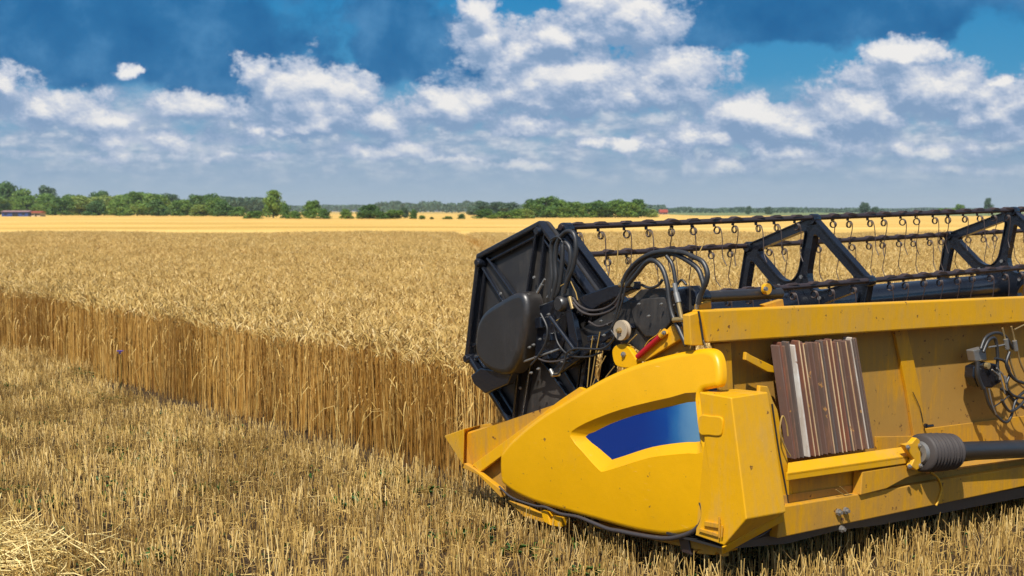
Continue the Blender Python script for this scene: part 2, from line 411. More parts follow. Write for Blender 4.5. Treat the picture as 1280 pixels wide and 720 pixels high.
# ------------------------------------------------------------------ plants
def strands(paths, n=3):
    """paths: list of (points (k,3), radii (k,), rnd, mat)"""
    vs = []; fs = []; rn = []; mi = []; base = 0
    ang = np.arange(n) * 2 * np.pi / n
    for pts, rad, r, m in paths:
        pts = np.asarray(pts, float); k = len(pts)
        d = np.gradient(pts, axis=0); d /= np.linalg.norm(d, axis=1)[:, None] + 1e-9
        ref = np.array([1.0, 0, 0]) if abs(d[0, 0]) < .8 else np.array([0, 1.0, 0])
        u = np.cross(d, ref); u /= np.linalg.norm(u, axis=1)[:, None] + 1e-9; w = np.cross(d, u)
        for i in range(k):
            ring = pts[i] + rad[i] * (np.cos(ang)[:, None] * u[i] + np.sin(ang)[:, None] * w[i]); vs.append(ring)
        for i in range(k - 1):
            for q in range(n):
                a = base + i * n + q; b = base + i * n + (q + 1) % n
                fs.append((a, b, b + n, a + n)); rn.append(r); mi.append(m)
        base += k * n
    return np.concatenate(vs), fs, rn, mi
def raw_mesh(name, vs, fs, rn, mi, mats):
    me = bpy.data.meshes.new(name); me.from_pydata(vs.tolist(), [], fs)
    for m in mats: me.materials.append(MATS[m])
    me.polygons.foreach_set('material_index', mi)
    at = me.attributes.new('rnd', 'FLOAT', 'FACE'); at.data.foreach_set('value', rn)
    me.update(); return me

def wheat_patch(i, size=.5, n=190):
    paths = []; ex_v = []; ex_f = []; ex_r = []
    g = np.random.default_rng(100 + i)
    for _ in range(n):
        x, y = g.uniform(-size / 2 - .02, size / 2 + .02, 2); h = g.normal(.66, .038); lean = g.normal(0, .028, 2); r = g.uniform()
        a = g.uniform(0, 2 * np.pi); droop = g.uniform(.1, 1.1)
        p0 = np.array([x, y, 0.]); p1 = p0 + [lean[0] * .4, lean[1] * .4, h * .5]; p2 = p0 + [lean[0], lean[1], h]
        dr = np.array([math.cos(a), math.sin(a), 0])
        p3 = p2 + dr * .02 * droop + [0, 0, .025]
        paths.append(([p0, p1, p2, p3], [.0021, .0019, .0015, .0012], r, 0))
        # the ear: a spindle that nods over
        L = g.uniform(.055, .075); e = [p3]; th = .25 + droop * .35
        for k in range(4):
            th += droop * .22
            e.append(e[-1] + (dr * math.sin(th) + np.array([0, 0, math.cos(th)])) * L / 4)
        er = g.uniform()
        paths.append((e, [.0022, .0046, .0050, .0040, .0012], er, 1))
        for k in range(5):                            # awns
            q = e[1 + k % 4]; dd = (e[4] - e[2]); dd = dd / np.linalg.norm(dd) + g.normal(0, .28, 3); dd /= np.linalg.norm(dd)
            wv = np.cross(dd, g.normal(0, 1, 3)); wv /= np.linalg.norm(wv); b = len(ex_v)
            ex_v += [q - wv * .0008, q + wv * .0008, q + dd * g.uniform(.03, .06)]; ex_f.append((b, b + 1, b + 2)); ex_r.append(er)
        if g.uniform() < .22:                          # dry leaf
            hz = g.uniform(.2, .55); c = p0 + (p2 - p0) * (hz / h); aa = g.uniform(0, 6.28); ld = np.array([math.cos(aa), math.sin(aa), 0]); sd = np.array([-math.sin(aa), math.cos(aa), 0])
            q = [c, c + ld * .05 + [0, 0, .05], c + ld * .10 + [0, 0, .0], c + ld * .12 + [0, 0, -.09]]; ww = [.002, .004, .003, .0005]; b = len(ex_v)
            for qq, w_ in zip(q, ww): ex_v += [qq - sd * w_, qq + sd * w_]
            for k in range(3): ex_f.append((b + 2 * k, b + 2 * k + 1, b + 2 * k + 3, b + 2 * k + 2)); ex_r.append(g.uniform(0, .8))
    v, f, rn, mi = strands(paths)
    o = len(v); f = f + [tuple(q + o for q in t) for t in ex_f]; rn = rn + ex_r; mi = mi + [1] * len(ex_f)
    me = raw_mesh('wheat', np.concatenate([v, np.array(ex_v)]), f, rn, mi, ['wheat_stem', 'wheat_ear'])
    return bpy.data.objects.new('wheat_tuft', me)

def stubble_patch(i, size=.5, weeds=.0, gap=True):
    g = np.random.default_rng(300 + i); paths = []; ev = []; ef = []; er = []; em = []
    for row in range(4):
        yy = -size / 2 + (row + .5) * size / 4
        for _ in range(28):
            cx = g.uniform(-size / 2, size / 2)
            if gap and math.sin(cx * 11 + i * 2.1 + yy * 5) * math.sin(yy * 9 + i) > .42 and g.uniform() < .85: continue
            for _k in range(g.integers(1, 4)):
                x = cx + g.normal(0, .006); y = yy + g.normal(0, .015)
                h = max(.04, g.normal(.118, .030)); ln = g.normal(0, .012, 2) * (3 if g.uniform() < .12 else 1)
                p0 = np.array([x, y, -.01]); p1 = p0 + [ln[0] * .5, ln[1] * .5, h * .55]; p2 = p0 + [ln[0] * 1.3, ln[1] * 1.3, h]
                paths.append(([p0, p1, p2], [.0020, .0019, .0021], g.uniform(), 0))
    for _ in range(52):                              # chopped straw lying between the rows
        x, y = g.uniform(-size / 2, size / 2, 2); a = g.uniform(0, 6.28); L = g.uniform(.03, .13); z = g.uniform(.004, .06); t = g.normal(0, .25)
        d = np.array([math.cos(a), math.sin(a), t]) * L / 2; c = np.array([x, y, z + abs(d[2])])
        paths.append(([c - d, c + [0, 0, .004], c + d], [.0015] * 3, g.uniform(-.1, .6), 1))
    for _ in range(int(12 + weeds * 45)):            # small green leaves
        x, y = g.uniform(-size / 2, size / 2, 2)
        if weeds > 0: x, y = g.normal(0, size / 6, 2)
        a = g.uniform(0, 6.28); L = g.uniform(.02, .05 if weeds == 0 else .08); w = L * .22
        ld = np.array([math.cos(a), math.sin(a), 0]); sd = np.array([-math.sin(a), math.cos(a), 0]); c = np.array([x, y, g.uniform(0, .03)]); up = g.uniform(.2, 1.2)
        q = [c, c + ld * L * .5 + [0, 0, L * .6 * up], c + ld * L + [0, 0, L * .5 * up]]; b = len(ev)
        ev += [q[0], q[1] - sd * w, q[1] + sd * w, q[2]]; ef += [(b, b + 1, b + 3), (b, b + 3, b + 2)]; er += [g.uniform()] * 2; em += [2, 2]
    v, f, rn, mi = strands(paths)
    o = len(v); f = f + [tuple(q + o for q in t) for t in ef]
    me = raw_mesh('stubble', np.concatenate([v, np.array(ev)]), f, rn + er, mi + em, ['stubble_stem', 'loose_straw', 'weed_leaf'])
    return bpy.data.objects.new('stubble_tuft', me)

def scatter(name, pts, protos):
    """one object whose geometry nodes place the tufts; pts rows: x, y, z, rot, index, scale, tilt"""
    me = bpy.data.meshes.new(name); me.from_pydata([tuple(p[:3]) for p in pts], [], [])
    for nm, c, ty in (('rot', 3, 'FLOAT'), ('idx', 4, 'INT'), ('scl', 5, 'FLOAT')):
        a = me.attributes.new(nm, ty, 'POINT'); a.data.foreach_set('value', [int(p[c]) if ty == 'INT' else float(p[c]) for p in pts])
    o = bpy.data.objects.new(name, me); COL.objects.link(o)
    ng = bpy.data.node_groups.new(name, 'GeometryNodeTree')
    ng.interface.new_socket('Geometry', in_out='INPUT', socket_type='NodeSocketGeometry'); ng.interface.new_socket('Geometry', in_out='OUTPUT', socket_type='NodeSocketGeometry')
    N = ng.nodes; Lk = ng.links; gi = N.new('NodeGroupInput'); go = N.new('NodeGroupOutput')
    iop = N.new('GeometryNodeInstanceOnPoints'); jn = N.new('GeometryNodeJoinGeometry'); Lk.new(gi.outputs[0], iop.inputs['Points'])
    for p in protos:
        oi = N.new('GeometryNodeObjectInfo'); oi.inputs['Object'].default_value = p; oi.inputs['As Instance'].default_value = True
        Lk.new(oi.outputs['Geometry'], jn.inputs[0])
    Lk.new(jn.outputs[0], iop.inputs['Instance']); iop.inputs['Pick Instance'].default_value = True
    def at(nm, ty):
        q = N.new('GeometryNodeInputNamedAttribute'); q.data_type = ty; q.inputs[0].default_value = nm; return q.outputs[0]
    Lk.new(at('idx', 'INT'), iop.inputs['Instance Index'])
    cx = N.new('ShaderNodeCombineXYZ'); Lk.new(at('rot', 'FLOAT'), cx.inputs[2]); Lk.new(cx.outputs[0], iop.inputs['Rotation'])
    Lk.new(at('scl', 'FLOAT'), iop.inputs['Scale']); Lk.new(iop.outputs[0], go.inputs[0])
    md = o.modifiers.new('scatter', 'NODES'); md.node_group = ng
    return o

# pale green meadow beyond the far stubble on the right
m = MB(); m.add([(70, 520, .03), (240, 430, .03), (3000, 700, .03), (3000, 3000, .03), (180, 2400, .03)], [[0, 1, 2, 3, 4]]); tag(m.build('meadow', 'meadow'), kind='structure')

# --- standing wheat
wp = [wheat_patch(i) for i in range(6)]
pts = []; SZ = .48
def in_view(x, y, m): return y > 4 and abs(x) < (y * .392 + m)
for i in range(-6, 330):
    for j in range(-3, 330):
        s = S0 + SZ * (i + .5); t = T0 + SZ * (j + .5)
        s += KS * (t - T0)
        if i == 0: s += .05 * math.sin(t * 1.9) + .04 * math.sin(t * 4.7 + 1) + random.uniform(-.04, .03)
        x, y = L2W(s, t)
        if y > FIELD_Y or not in_view(x, y, 3.0): continue
        ii = i; jj = j
        if ii < 0 or jj < 0: continue
        d = math.hypot(x, y)
        if 24 < y < 58.5 and abs((x + .66) + (y - 34) * .0642) < .30: continue      # wheel track through the crop
        if d > 30 and random.random() < .25: continue
        sc_ = 1 + .05 * math.sin(x * .5 + .3 * y) + random.uniform(-.03, .03)
        pts.append((x, y, 0, ROTZ + math.pi / 2 * random.randrange(4), random.randrange(len(wp)), sc_))
print('wheat tufts', len(pts))
tag(scatter('wheat_crop', pts, wp), 'standing ripe golden wheat beyond the cut edge', 'wheat', kind='stuff')
# litter-brown sheet inside the crop that closes it below the ears
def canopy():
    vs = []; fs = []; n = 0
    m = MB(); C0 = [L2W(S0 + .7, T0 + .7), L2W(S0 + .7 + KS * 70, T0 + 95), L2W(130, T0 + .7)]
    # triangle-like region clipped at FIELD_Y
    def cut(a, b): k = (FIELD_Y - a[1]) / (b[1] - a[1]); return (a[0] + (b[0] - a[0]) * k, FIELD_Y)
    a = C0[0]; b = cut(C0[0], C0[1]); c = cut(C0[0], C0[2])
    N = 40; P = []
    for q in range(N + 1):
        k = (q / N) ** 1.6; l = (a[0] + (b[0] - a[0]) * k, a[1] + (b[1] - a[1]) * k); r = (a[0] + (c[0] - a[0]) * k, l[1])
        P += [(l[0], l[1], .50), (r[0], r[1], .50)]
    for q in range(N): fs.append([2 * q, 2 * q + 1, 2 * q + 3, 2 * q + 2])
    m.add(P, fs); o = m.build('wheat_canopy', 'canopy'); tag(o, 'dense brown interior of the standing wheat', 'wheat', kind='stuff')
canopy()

# --- stubble
sp_ = [stubble_patch(i) for i in range(5)] + [stubble_patch(9, weeds=.5), stubble_patch(10, weeds=1.0)]
pts = []
for i in range(-60, 40):
    for j in range(-20, 60):
        s = SZ * (i + .5); t = SZ * (j + .5)
        x, y = L2W(s, t)
        if not in_view(x, y, 2.0) or y < 4 or y > 40: continue
        if s > crop_edge(t) - .1 and t > T0 - .05: continue
        k = random.randrange(5)
        if random.random() < .07: k = random.choice((5, 6))
        pts.append((x, y, lump(x, y), ROTZ + math.pi / 2 + math.pi * random.randrange(2), k, random.uniform(.9, 1.12)))
print('stubble tufts', len(pts))
tag(scatter('stubble', pts, sp_), 'short cut wheat stubble with chopped straw and weeds', 'stubble', kind='stuff')

# --- heap of loose straw in the near left corner
def straw_heap():
    g = np.random.default_rng(5); paths = []
    cx, cy = -2.62, 6.0
    for _ in range(2600):
        x = cx + g.normal(0, .30); y = cy + g.normal(0, .30); rr = math.hypot(x - cx, y - cy)
        z = max(0, .20 * math.exp(-(rr / .5) ** 2)) * g.uniform(.2, 1) + .05 * g.uniform() + .03
        a = g.uniform(0, 6.28); L = g.uniform(.08, .26); t = g.normal(0, .35); d = np.array([math.cos(a), math.sin(a), t]) * L / 2
        c = np.array([x, y, z + .4 * abs(d[2])]); bend = g.normal(0, .015, 3)
        paths.append(([c - d, c + bend, c + d], [.0022, .0024, .002], g.uniform(.3, 1.2), 0))
    v, f, rn, mi = strands(paths); me = raw_mesh('straw_heap', v, f, rn, mi, ['loose_straw'])
    o = bpy.data.objects.new('straw_heap', me); COL.objects.link(o); tag(o, 'bright tangled loose straw lying on the stubble', 'straw', kind='stuff')
straw_heap()

# --- bent and stray stalks at the crop's edge
def stray():
    g = np.random.default_rng(11)
    paths = []
    for k in range(26):
        t = T0 + g.uniform(.1, 9) ** 1.0; s = crop_edge(t) + g.normal(-.03, .05); x, y = L2W(s, t); a = g.uniform(0, 6.28); h = g.uniform(.25, .6); ln = g.uniform(.05, .35)
        p0 = np.array([x, y, 0]); d = np.array([math.cos(a), math.sin(a), 0])
        m_ = p0 + d * ln * .3 + [0, 0, h * .8]; e = p0 + d * ln + [0, 0, h * g.uniform(.35, 1.0)]
        paths.append(([p0, (p0 + m_) / 2 + d * .01, m_, (m_ + e) / 2 + [0, 0, .03], e], [.0021] * 5, g.uniform(.1, .7), 0))
    v, f, rn, mi = strands(paths); me = raw_mesh('stray_stalks', v, f, rn, mi, ['loose_straw'])
    o = bpy.data.objects.new('stray_stalks', me); COL.objects.link(o); tag(o, 'bent and broken stalks leaning out of the crop edge', 'wheat stalks', kind='stuff')
stray()

# cornflower at the crop edge
def cornflower():
    p = ray(150, 441); k = 12.6 / p.y; w = Vector((0, 0, CAM_H)) + p * k
    o = empty('cornflower', 'small violet cornflower standing at the edge of the wheat', 'flower', (w.x, w.y, 0))
    MB().tube(smoothpath([(0, 0, 0), (.01, 0, w.z * .5), (0, 0, w.z)], 4), .003, 5).build('stem', 'weed_leaf', o)
    m = MB()
    for a in range(10):
        an = a * .628; m.add([(0, 0, w.z), (math.cos(an - .25) * .035, math.sin(an - .25) * .035, w.z + .02), (math.cos(an + .25) * .035, math.sin(an + .25) * .035, w.z + .02)], [[0, 1, 2]])
    m.lathe((0, 0, w.z - .012), (0, 0, 1), [(0, .006), (.01, .010), (.02, .006)], 8)
    m.build('flower_head', 'cornflower', o)
cornflower()


# ================================================================== THE HARVESTER HEADER
root = empty('harvester_header', 'yellow grain harvester cutting header with black tined reel parked at the edge of the wheat', 'harvester header', ORG, ROTZ)
def sh(p, ds, tilt=TILT): return Vector(p) + Vector((ds, 0, tilt * ds))
def plateS(px, s, th, m=None):
    m = m or MB(); return m.prism([PS(x, y, s) for x, y in px], (th, 0, TILT * th))
def plateT(px, t, th, m=None):
    m = m or MB(); return m.prism([PT(x, y, t) for x, y in px], (0, th, 0))
from mathutils.geometry import delaunay_2d_cdt
def inside(p, poly):
    x, y = p; c = False; n = len(poly)
    for i in range(n):
        x1, y1 = poly[i]; x2, y2 = poly[i - 1]
        if (y1 > y) != (y2 > y) and x < (x2 - x1) * (y - y1) / (y2 - y1) + x1: c = not c
    return c
def fill2d(outer, holes, step=None):
    P = [Vector(p) for p in outer]; E = [(i, (i + 1) % len(outer)) for i in range(len(outer))]
    for h in holes:
        b = len(P); P += [Vector(p) for p in h]; E += [(b + i, b + (i + 1) % len(h)) for i in range(len(h))]
    if step:
        x0, x1 = min(p[0] for p in outer), max(p[0] for p in outer); y0, y1 = min(p[1] for p in outer), max(p[1] for p in outer)
        allp = np.array([tuple(p) for p in P])
        for a in np.arange(x0, x1, step):
            for b in np.arange(y0, y1, step):
                if inside((a, b), outer) and not any(inside((a, b), h) for h in holes) and np.min(np.hypot(allp[:, 0] - a, allp[:, 1] - b)) > step * .45:
                    P.append(Vector((a, b)))
    v, e, f, *_ = delaunay_2d_cdt(P, E, [], 1, 1e-6)
    out = []
    for t in f:
        c = sum((v[i] for i in t), Vector((0, 0))) / len(t)
        if inside(c, outer) and not any(inside(c, h) for h in holes): out.append(list(t))
    return [tuple(p) for p in v], out
def inset(poly, d):
    A = sum(poly[i - 1][0] * poly[i][1] - poly[i][0] * poly[i - 1][1] for i in range(len(poly)))
    s = 1 if A > 0 else -1; out = []
    n = len(poly)
    for i in range(n):
        p0, p1, p2 = Vector(poly[i - 1]), Vector(poly[i]), Vector(poly[(i + 1) % n])
        a = (p1 - p0).normalized(); b = (p2 - p1).normalized()
        na = Vector((-a.y, a.x)); nb = Vector((-b.y, b.x)); m = (na + nb)
        m = m / max(m.length_squared / 2, .6) if m.length > 1e-6 else na
        out.append(tuple(p1 + m * d * s))
    return out
def closed_smooth(px, sub=3):
    n = len(px); out = []
    for i in range(n):
        a, b, c, d = (Vector(px[(i + k) % n]) for k in (-1, 0, 1, 2))
        for k in range(sub):
            t = k / sub
            out.append(tuple(.5 * ((2 * b) + (c - a) * t + (2 * a - 5 * b + 4 * c - d) * t * t + (3 * b - 3 * c + d - a) * t ** 3)))
    return out
def tz(px, s): return [(p.y, p.z) for p in (PS(x, y, s) for x, y in px)]

# ---- moulded side cover with recess
OUT = [(890,484),(891,470),(887,452),(880,441),(868,437),(852,439),(832,443),(806,450),(780,459),(752,472),(727,487),(703,502),(680,516),(658,532),
       (642,546),(636,551),(624,565),(621,571),(620,588),(621,603),(626,609),(640,619),(668,631),(700,640),(740,651),(775,661),(800,667),(830,671),(855,668),(872,661),(884,645),(888,630),
       (888,600),(884,570),(877,545),(873,520),(870,492),(880,487)]
A_ = [(712,545),(722,534),(745,523),(775,512),(805,504),(835,497),(866,491),(868,520),(872,546),(874,566),(858,567),(835,569),(812,572),(785,580),(756,589),(748,587),(730,567)]
B_ = [(733,546),(745,540),(765,530),(790,521),(815,514),(840,508),(869,503),(870,520),(873,540),(874,551),(858,552),(838,554),(815,558),(795,564),(768,573),(764,572),(750,560)]
def bulge(t, z): return .022 * ((t - .95) / .9) ** 2 + .035 * max(0, (z - .66) / .35) ** 2 + .016 * max(0, (.50 - z) / .3) ** 2
def side_cover():
    outer = tz(closed_smooth(OUT, 3), 0); hole = tz(closed_smooth(A_, 2), 0); inner = tz(closed_smooth(B_, 2), .035)
    RR = .024; m = MB()
    o_in = inset(outer, RR)
    v, f = fill2d(o_in, [hole], .035)
    m.add([(bulge(a, b), a, b) for a, b in v], f, True)
    n = len(outer); rings = []
    for k in range(6):
        an = math.pi / 2 * k / 5; d = RR * (1 - math.sin(an)); poly = inset(outer, d)
        rings.append([(bulge(a, b) + RR * (1 - math.cos(an)), a, b) for a, b in poly])
    rings.append([(bulge(a, b) + .045, a, b) for a, b in outer])
    vs = [p for r in rings for p in r]
    m.add(vs, [[q * n + i, q * n + (i + 1) % n, (q + 1) * n + (i + 1) % n, (q + 1) * n + i] for q in range(len(rings) - 1) for i in range(n)], True)
    # chamfer of the recess, with a small fillet at the outer lip
    h = len(hole); r0 = [(bulge(a, b), a, b) for a, b in hole]
    mid = [((1 - .06) * a[0] + .06 * b[0], (1 - .06) * a[1] + .06 * b[1]) for a, b in zip(hole, inner)]
    r1 = [(bulge(a, b) + .004, a, b) for a, b in mid]; r2 = [(bulge(a, b) + .036, a, b) for a, b in inner]
    vs = r0 + r1 + r2
    m.add(vs, [[q * h + i, q * h + (i + 1) % h, (q + 1) * h + (i + 1) % h, (q + 1) * h + i] for q in range(2) for i in range(h)], True)
    o = m.build('side_cover', 'yellow_cover', root)
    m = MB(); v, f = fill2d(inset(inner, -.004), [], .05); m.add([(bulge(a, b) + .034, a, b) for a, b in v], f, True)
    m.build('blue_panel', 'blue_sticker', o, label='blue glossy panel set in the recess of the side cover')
side_cover()
# rubber lip following the lower edge
lip = [(624,608),(640,622),(668,632),(682,634),(700,642),(722,646),(740,653),(760,661),(775,664),(800,669),(830,673),(852,670),(868,663),(876,652),(878,640),(875,628)]
MB().tube(smoothpath([PS(x, y, -.006 + bulge(PS(x, y, 0).y, PS(x, y, 0).z)) for x, y in lip], 5), [.005 + .006 * min(1, i / 40) * (1 if i < 62 else max(.35, 1 - (i - 62) / 16)) for i in range(len(lip) * 5 - 4)], 8).build('rubber_lip', 'lip_rubber', root)

# ---- nose of the divider: tip, trough, lower rails
n_ = MB()
tip = PS(555, 545, .10)
a = PS(580, 536, .02); b = PS(579, 582, .02); c = PS(601, 531, .22); d = PS(585, 560, .22)
n_.add([tip, a, b, c, d], [[0, 2, 1], [0, 1, 3], [0, 4, 2], [0, 3, 4], [1, 2, 4, 3]])
n_.build('divider_tip', 'yellow_dusty', root, .004)
m = MB(); m.prism([PS(600, 531, .215), PS(662, 522, .24), PS(664, 530, .24), PS(600, 541, .215)], (.03, 0, 0)); m.build('upper_rail', 'yellow_worn', root, .003)
m = MB(); tp = [PS(581, 541, .06), PS(605, 534, .20), PS(664, 526, .24), PS(720, 489, .24), PS(722, 493, .075), PS(592, 588, .075), PS(580, 580, .06)]
m.add(tp + [p + Vector((0, 0, -.012)) for p in tp], [[0, 1, 2, 3, 4, 5, 6], [13, 12, 11, 10, 9, 8, 7]] + [[i, (i + 1) % 7, (i + 1) % 7 + 7, i + 7] for i in range(7)])
m.build('trough', 'yellow_worn', root)
m = MB(); m.prism([PS(x, y, .045) for x, y in ((590, 581), (645, 541), (700, 500), (724, 484), (732, 487), (655, 549), (600, 590))], (.02, 0, 0)); m.build('trough_flange', 'yellow_dusty', root, .003)
m = MB(); m.prism([PS(x, y, .03) for x, y in ((580, 579), (592, 586), (626, 612), (626, 622), (598, 594), (578, 585))], (.03, 0, 0)); m.build('lower_rail', 'yellow_worn', root, .003)
m = MB(); m.prism([PS(x, y, .10) for x, y in ((597, 590), (640, 550), (668, 540), (668, 630), (626, 616))], (.012, 0, 0)); m.build('inner_panel', 'yellow_grimy', root)
m = MB(); m.prism([PS(x, y, .05) for x, y in ((634, 626), (660, 634), (675, 641), (700, 648), (700, 657), (678, 653), (655, 646))], (.02, 0, 0))
m.build('skid_bracket', 'yellow_worn', root, .003)
m = MB(); m.prism([PS(x, y, .03) for x, y in ((676, 638), (684, 640), (688, 657), (679, 652))], (.06, 0, 0)); m.prism([PS(x, y, .035) for x, y in ((690, 645), (702, 647), (701, 659), (688, 657))], (.04, 0, 0)); m.build('skid_clamp', 'yellow_dusty', root, .003)
m = MB(); m.prism([PS(x, y, .06) for x, y in ((740, 654), (800, 668), (860, 673), (905, 684), (902, 692), (855, 684), (820, 676), (745, 660))], (.10, 0, 0)); m.build('lower_sill', 'yellow_worn', root, .003)
m = MB(); m.prism([PS(x, y, .05) for x, y in ((848, 674), (860, 673), (864, 694), (852, 690))], (.03, 0, 0)); m.build('sill_post', 'bar_rust', root, .003)
m = MB(); m.prism([PS(x, y, .07) for x, y in ((858, 675), (880, 674), (878, 682), (868, 691), (860, 688))], (.03, 0, 0)); m.prism([PS(x, y, .06) for x, y in ((872, 688), (896, 688), (893, 694), (870, 692))], (.04, 0, 0)); m.prism([PS(x, y, .05) for x, y in ((898, 683), (904, 683), (906, 696), (899, 695))], (.03, 0, 0))
m.build('skid_foot', 'yellow_worn', root, .003)

# ---- box at the rear end of the side cover
def rear_box():
    s1 = .27; a = PS(874, 490, 0); b = PS(914, 497, 0); e = PS(933, 649, 0); g = PS(905, 682, 0); h = PS(868, 669, 0)
    k = PS(891, 630, 0); k2 = PS(880, 548, 0)
    c_ = PT(960, 490, b.y); w = c_.x; f_ = PT(983, 640, e.y); w2 = f_.x
    A2, H2 = sh(a, w), sh(h, w); G2 = Vector((w2 * .95, g.y, f_.z * .55 + g.z * .45))
    v = [a, b, e, g, h, k, k2, A2, c_, f_, G2, H2]
    m = MB(); m.add(v, [[0, 6, 5, 4, 3, 2, 1], [0, 1, 8, 7], [1, 2, 9, 8], [2, 3, 9], [3, 10, 9], [3, 4, 11, 10], [7, 8, 9, 10, 11], [0, 7, 11, 4, 5, 6]])
    o = m.build('rear_box', 'yellow_dusty', root, .006, segs=3)
    m = MB(); m.prism([PS(x, y, -.007) for x, y in closed_smooth(((874, 520), (888, 520), (899, 521), (903, 526), (902, 541), (898, 545), (886, 544), (874, 542)), 3)], (.012, 0, 0))
    m.build('latch', 'yellow_dusty', o, .004)
    m = MB(); m.prism([PS(x, y, -.012) for x, y in ((880, 652), (898, 655), (898, 660), (880, 657))], (.014, 0, 0)); m.prism([PS(x, y, -.010) for x, y in ((874, 661), (898, 668), (897, 671), (873, 664))], (.012, 0, 0))
    m.tube([PS(899, 646, -.012), PS(899, 672, -.012)], .004, 8); m.tube([PS(903, 657, -.012), PS(902, 671, -.012)], .004, 8)
    m.build('hinge', 'yellow_worn', o)
    # flange plate behind the box
    m = MB(); m.prism([PT(x, y, .10) for x, y in ((950, 482), (960, 483), (962, 488), (966, 500), (972, 512), (984, 570), (995, 640), (978, 656), (968, 664), (955, 660), (945, 560))], (0, .02, 0))
    m.prism([g + Vector((-.004, 0, -.006)), f_ + Vector((.0, .02, -.006)), f_ + Vector((.02, .03, -.05)), g + Vector((.02, .02, -.045))], (0, .012, 0))
    m.build('flange_plate', 'yellow_dusty', root, .004)
    m = MB(); m.tube(smoothpath([PT(x, y, .096) for x, y in ((965, 505), (973, 560), (986, 639), (974, 652), (950, 670), (905, 686))], 6), .0045, 6); m.build('seal', 'rubber', root)
rear_box()

# ---- long frame members. line2: two photo points on one plane t -> local line extended to s
LEN = 6.0
def line_at(p, q, s): k = (s - p.x) / (q.x - p.x); return p + (q - p) * k
def long_plate(tl, tr, bl, br, t, th, s_end=LEN, name='beam', material='yellow_dusty', bevel=.006, label=None):
    P = [PT(*x, t) for x in (tl, tr, bl, br)]
    pts = [P[0], line_at(P[0], P[1], s_end), line_at(P[2], P[3], s_end), P[2]]
    return MB().prism(pts, (0, th, 0)).build(name, material, root, bevel, label)
long_plate((876, 388), (1280, 371), (885, 429), (1280, 403), .30, .06, name='top_beam', bevel=.008, material='yellow_dusty')
plateT([(862, 394), (877, 389), (880, 432), (864, 432)], .315, .045).build('beam_end', 'yellow_dusty', root, .004)
m = MB(); m.tube(smoothpath([PT(x, y, .29) for x, y in ((873, 389), (876, 405), (879, 425), (884, 440), (888, 452))], 4), .0055, 6); m.build('strap', 'rubber', root)
m = MB(); m.tube([PT(879, 425, .286), PT(886, 446, .286)], .003, 6); m.build('strap_pin', 'silver', root)
plateT([(893, 430), (914, 428), (917, 490), (900, 488)], .345, .02).build('corner_post', 'yellow_worn', root, .004)
plateS([(792, 470), (835, 425), (852, 408), (864, 408), (868, 440), (868, 480), (800, 490)], .14, .01).build('end_wall', 'yellow_grimy', root)
# back wall: three sheets and folded seams
long_plate((880, 405), (1280, 385), (960, 600), (1280, 560), .40, .012, name='back_wall', material='yellow_grimy', bevel=0)
m = MB()
m.prism([PT(x, y, .38) for x, y in ((1118, 412), (1134, 411), (1150, 485), (1158, 545), (1143, 546), (1134, 490))], (0, .02, 0)); m.build('wall_rib', 'yellow_worn', root, .003)
m = MB(); P = [PT(x, y, .388) for x, y in ((1157, 536), (1280, 520), (1280, 562), (1157, 575))]; P[1] = line_at(P[0], P[1], LEN); P[2] = line_at(P[3], P[2], LEN); m.prism(P, (0, .009, 0)); m.build('wall_sheet', 'yellow_worn', root, .002)
m = MB(); m.prism([PT(x, y, .383) for x, y in ((1095, 546), (1143, 545), (1150, 552), (1096, 566))], (0, .012, 0)); m.build('wall_step', 'yellow_worn', root, .002)
m = MB(); m.prism([PT(x, y, .31) for x, y in ((933, 440), (939, 444), (968, 458), (968, 466), (960, 465), (932, 450))], (0, .02, 0)); m.build('hook_bracket', 'yellow_dusty', root, .003)

# stack of rusty and white strips leaning under the beam
NS = 34
for i in range(NS):
    u = i / (NS - 1) + (random.uniform(-.006, .006) if 0 < i < NS - 1 else 0)
    tp_ = (974 + 96 * u + random.uniform(-1, 1), 431 - 6 * u + random.uniform(-3, 3)); bt = (993 + 99 * u + random.uniform(-1, 1), 574 - 13.5 * u)
    white = i in (6, 31); t = (.0, .022, .006, .026)[i % 4] - (.012 if white else 0); w = .0095 if white else .0075
    a, b = PT(*tp_, t + .27), PT(*bt, t + .15)
    m = MB(); m.prism([a, a + Vector((w, 0, .004)), b + Vector((w, 0, 0)), b], (0, .05, 0))
    kind = 'white_worn' if white else ('grey_strip', 'rust_strip', 'brown_strip', 'rust_strip', 'dark_strip', 'brown_strip', 'grey_strip')[i % 7]
    o = m.build('strip', kind, root, .002, label={6: 'white strip in the left part of the rusty pack', 31: 'chipped white strip at the right end of the rusty pack'}.get(i))
    if i in (3, 8, 10, 13, 15, 17, 20, 22, 25, 28): m = MB(); m.prism([a + Vector((.001, 0, -.01)), a + Vector((.004, 0, .004)), b + Vector((.004, 0, 0)), b + Vector((.001, 0, 0))], (0, -.005, 0)); m.build('strip_edge', 'cream_strip', o, .001)
MB().prism([PT(976, 438, .33), PT(1066, 430, .33), PT(1090, 560, .21), PT(994, 572, .21)], (0, .01, 0)).build('pack_backing', 'dark_strip', root)
m = MB(); m.tube(smoothpath([PT(x, y, .07) for x, y in ((985, 545), (983, 530), (978, 520), (975, 540), (982, 560), (988, 570))], 4), .004, 6); m.build('tie_cord', 'loose_straw', root)

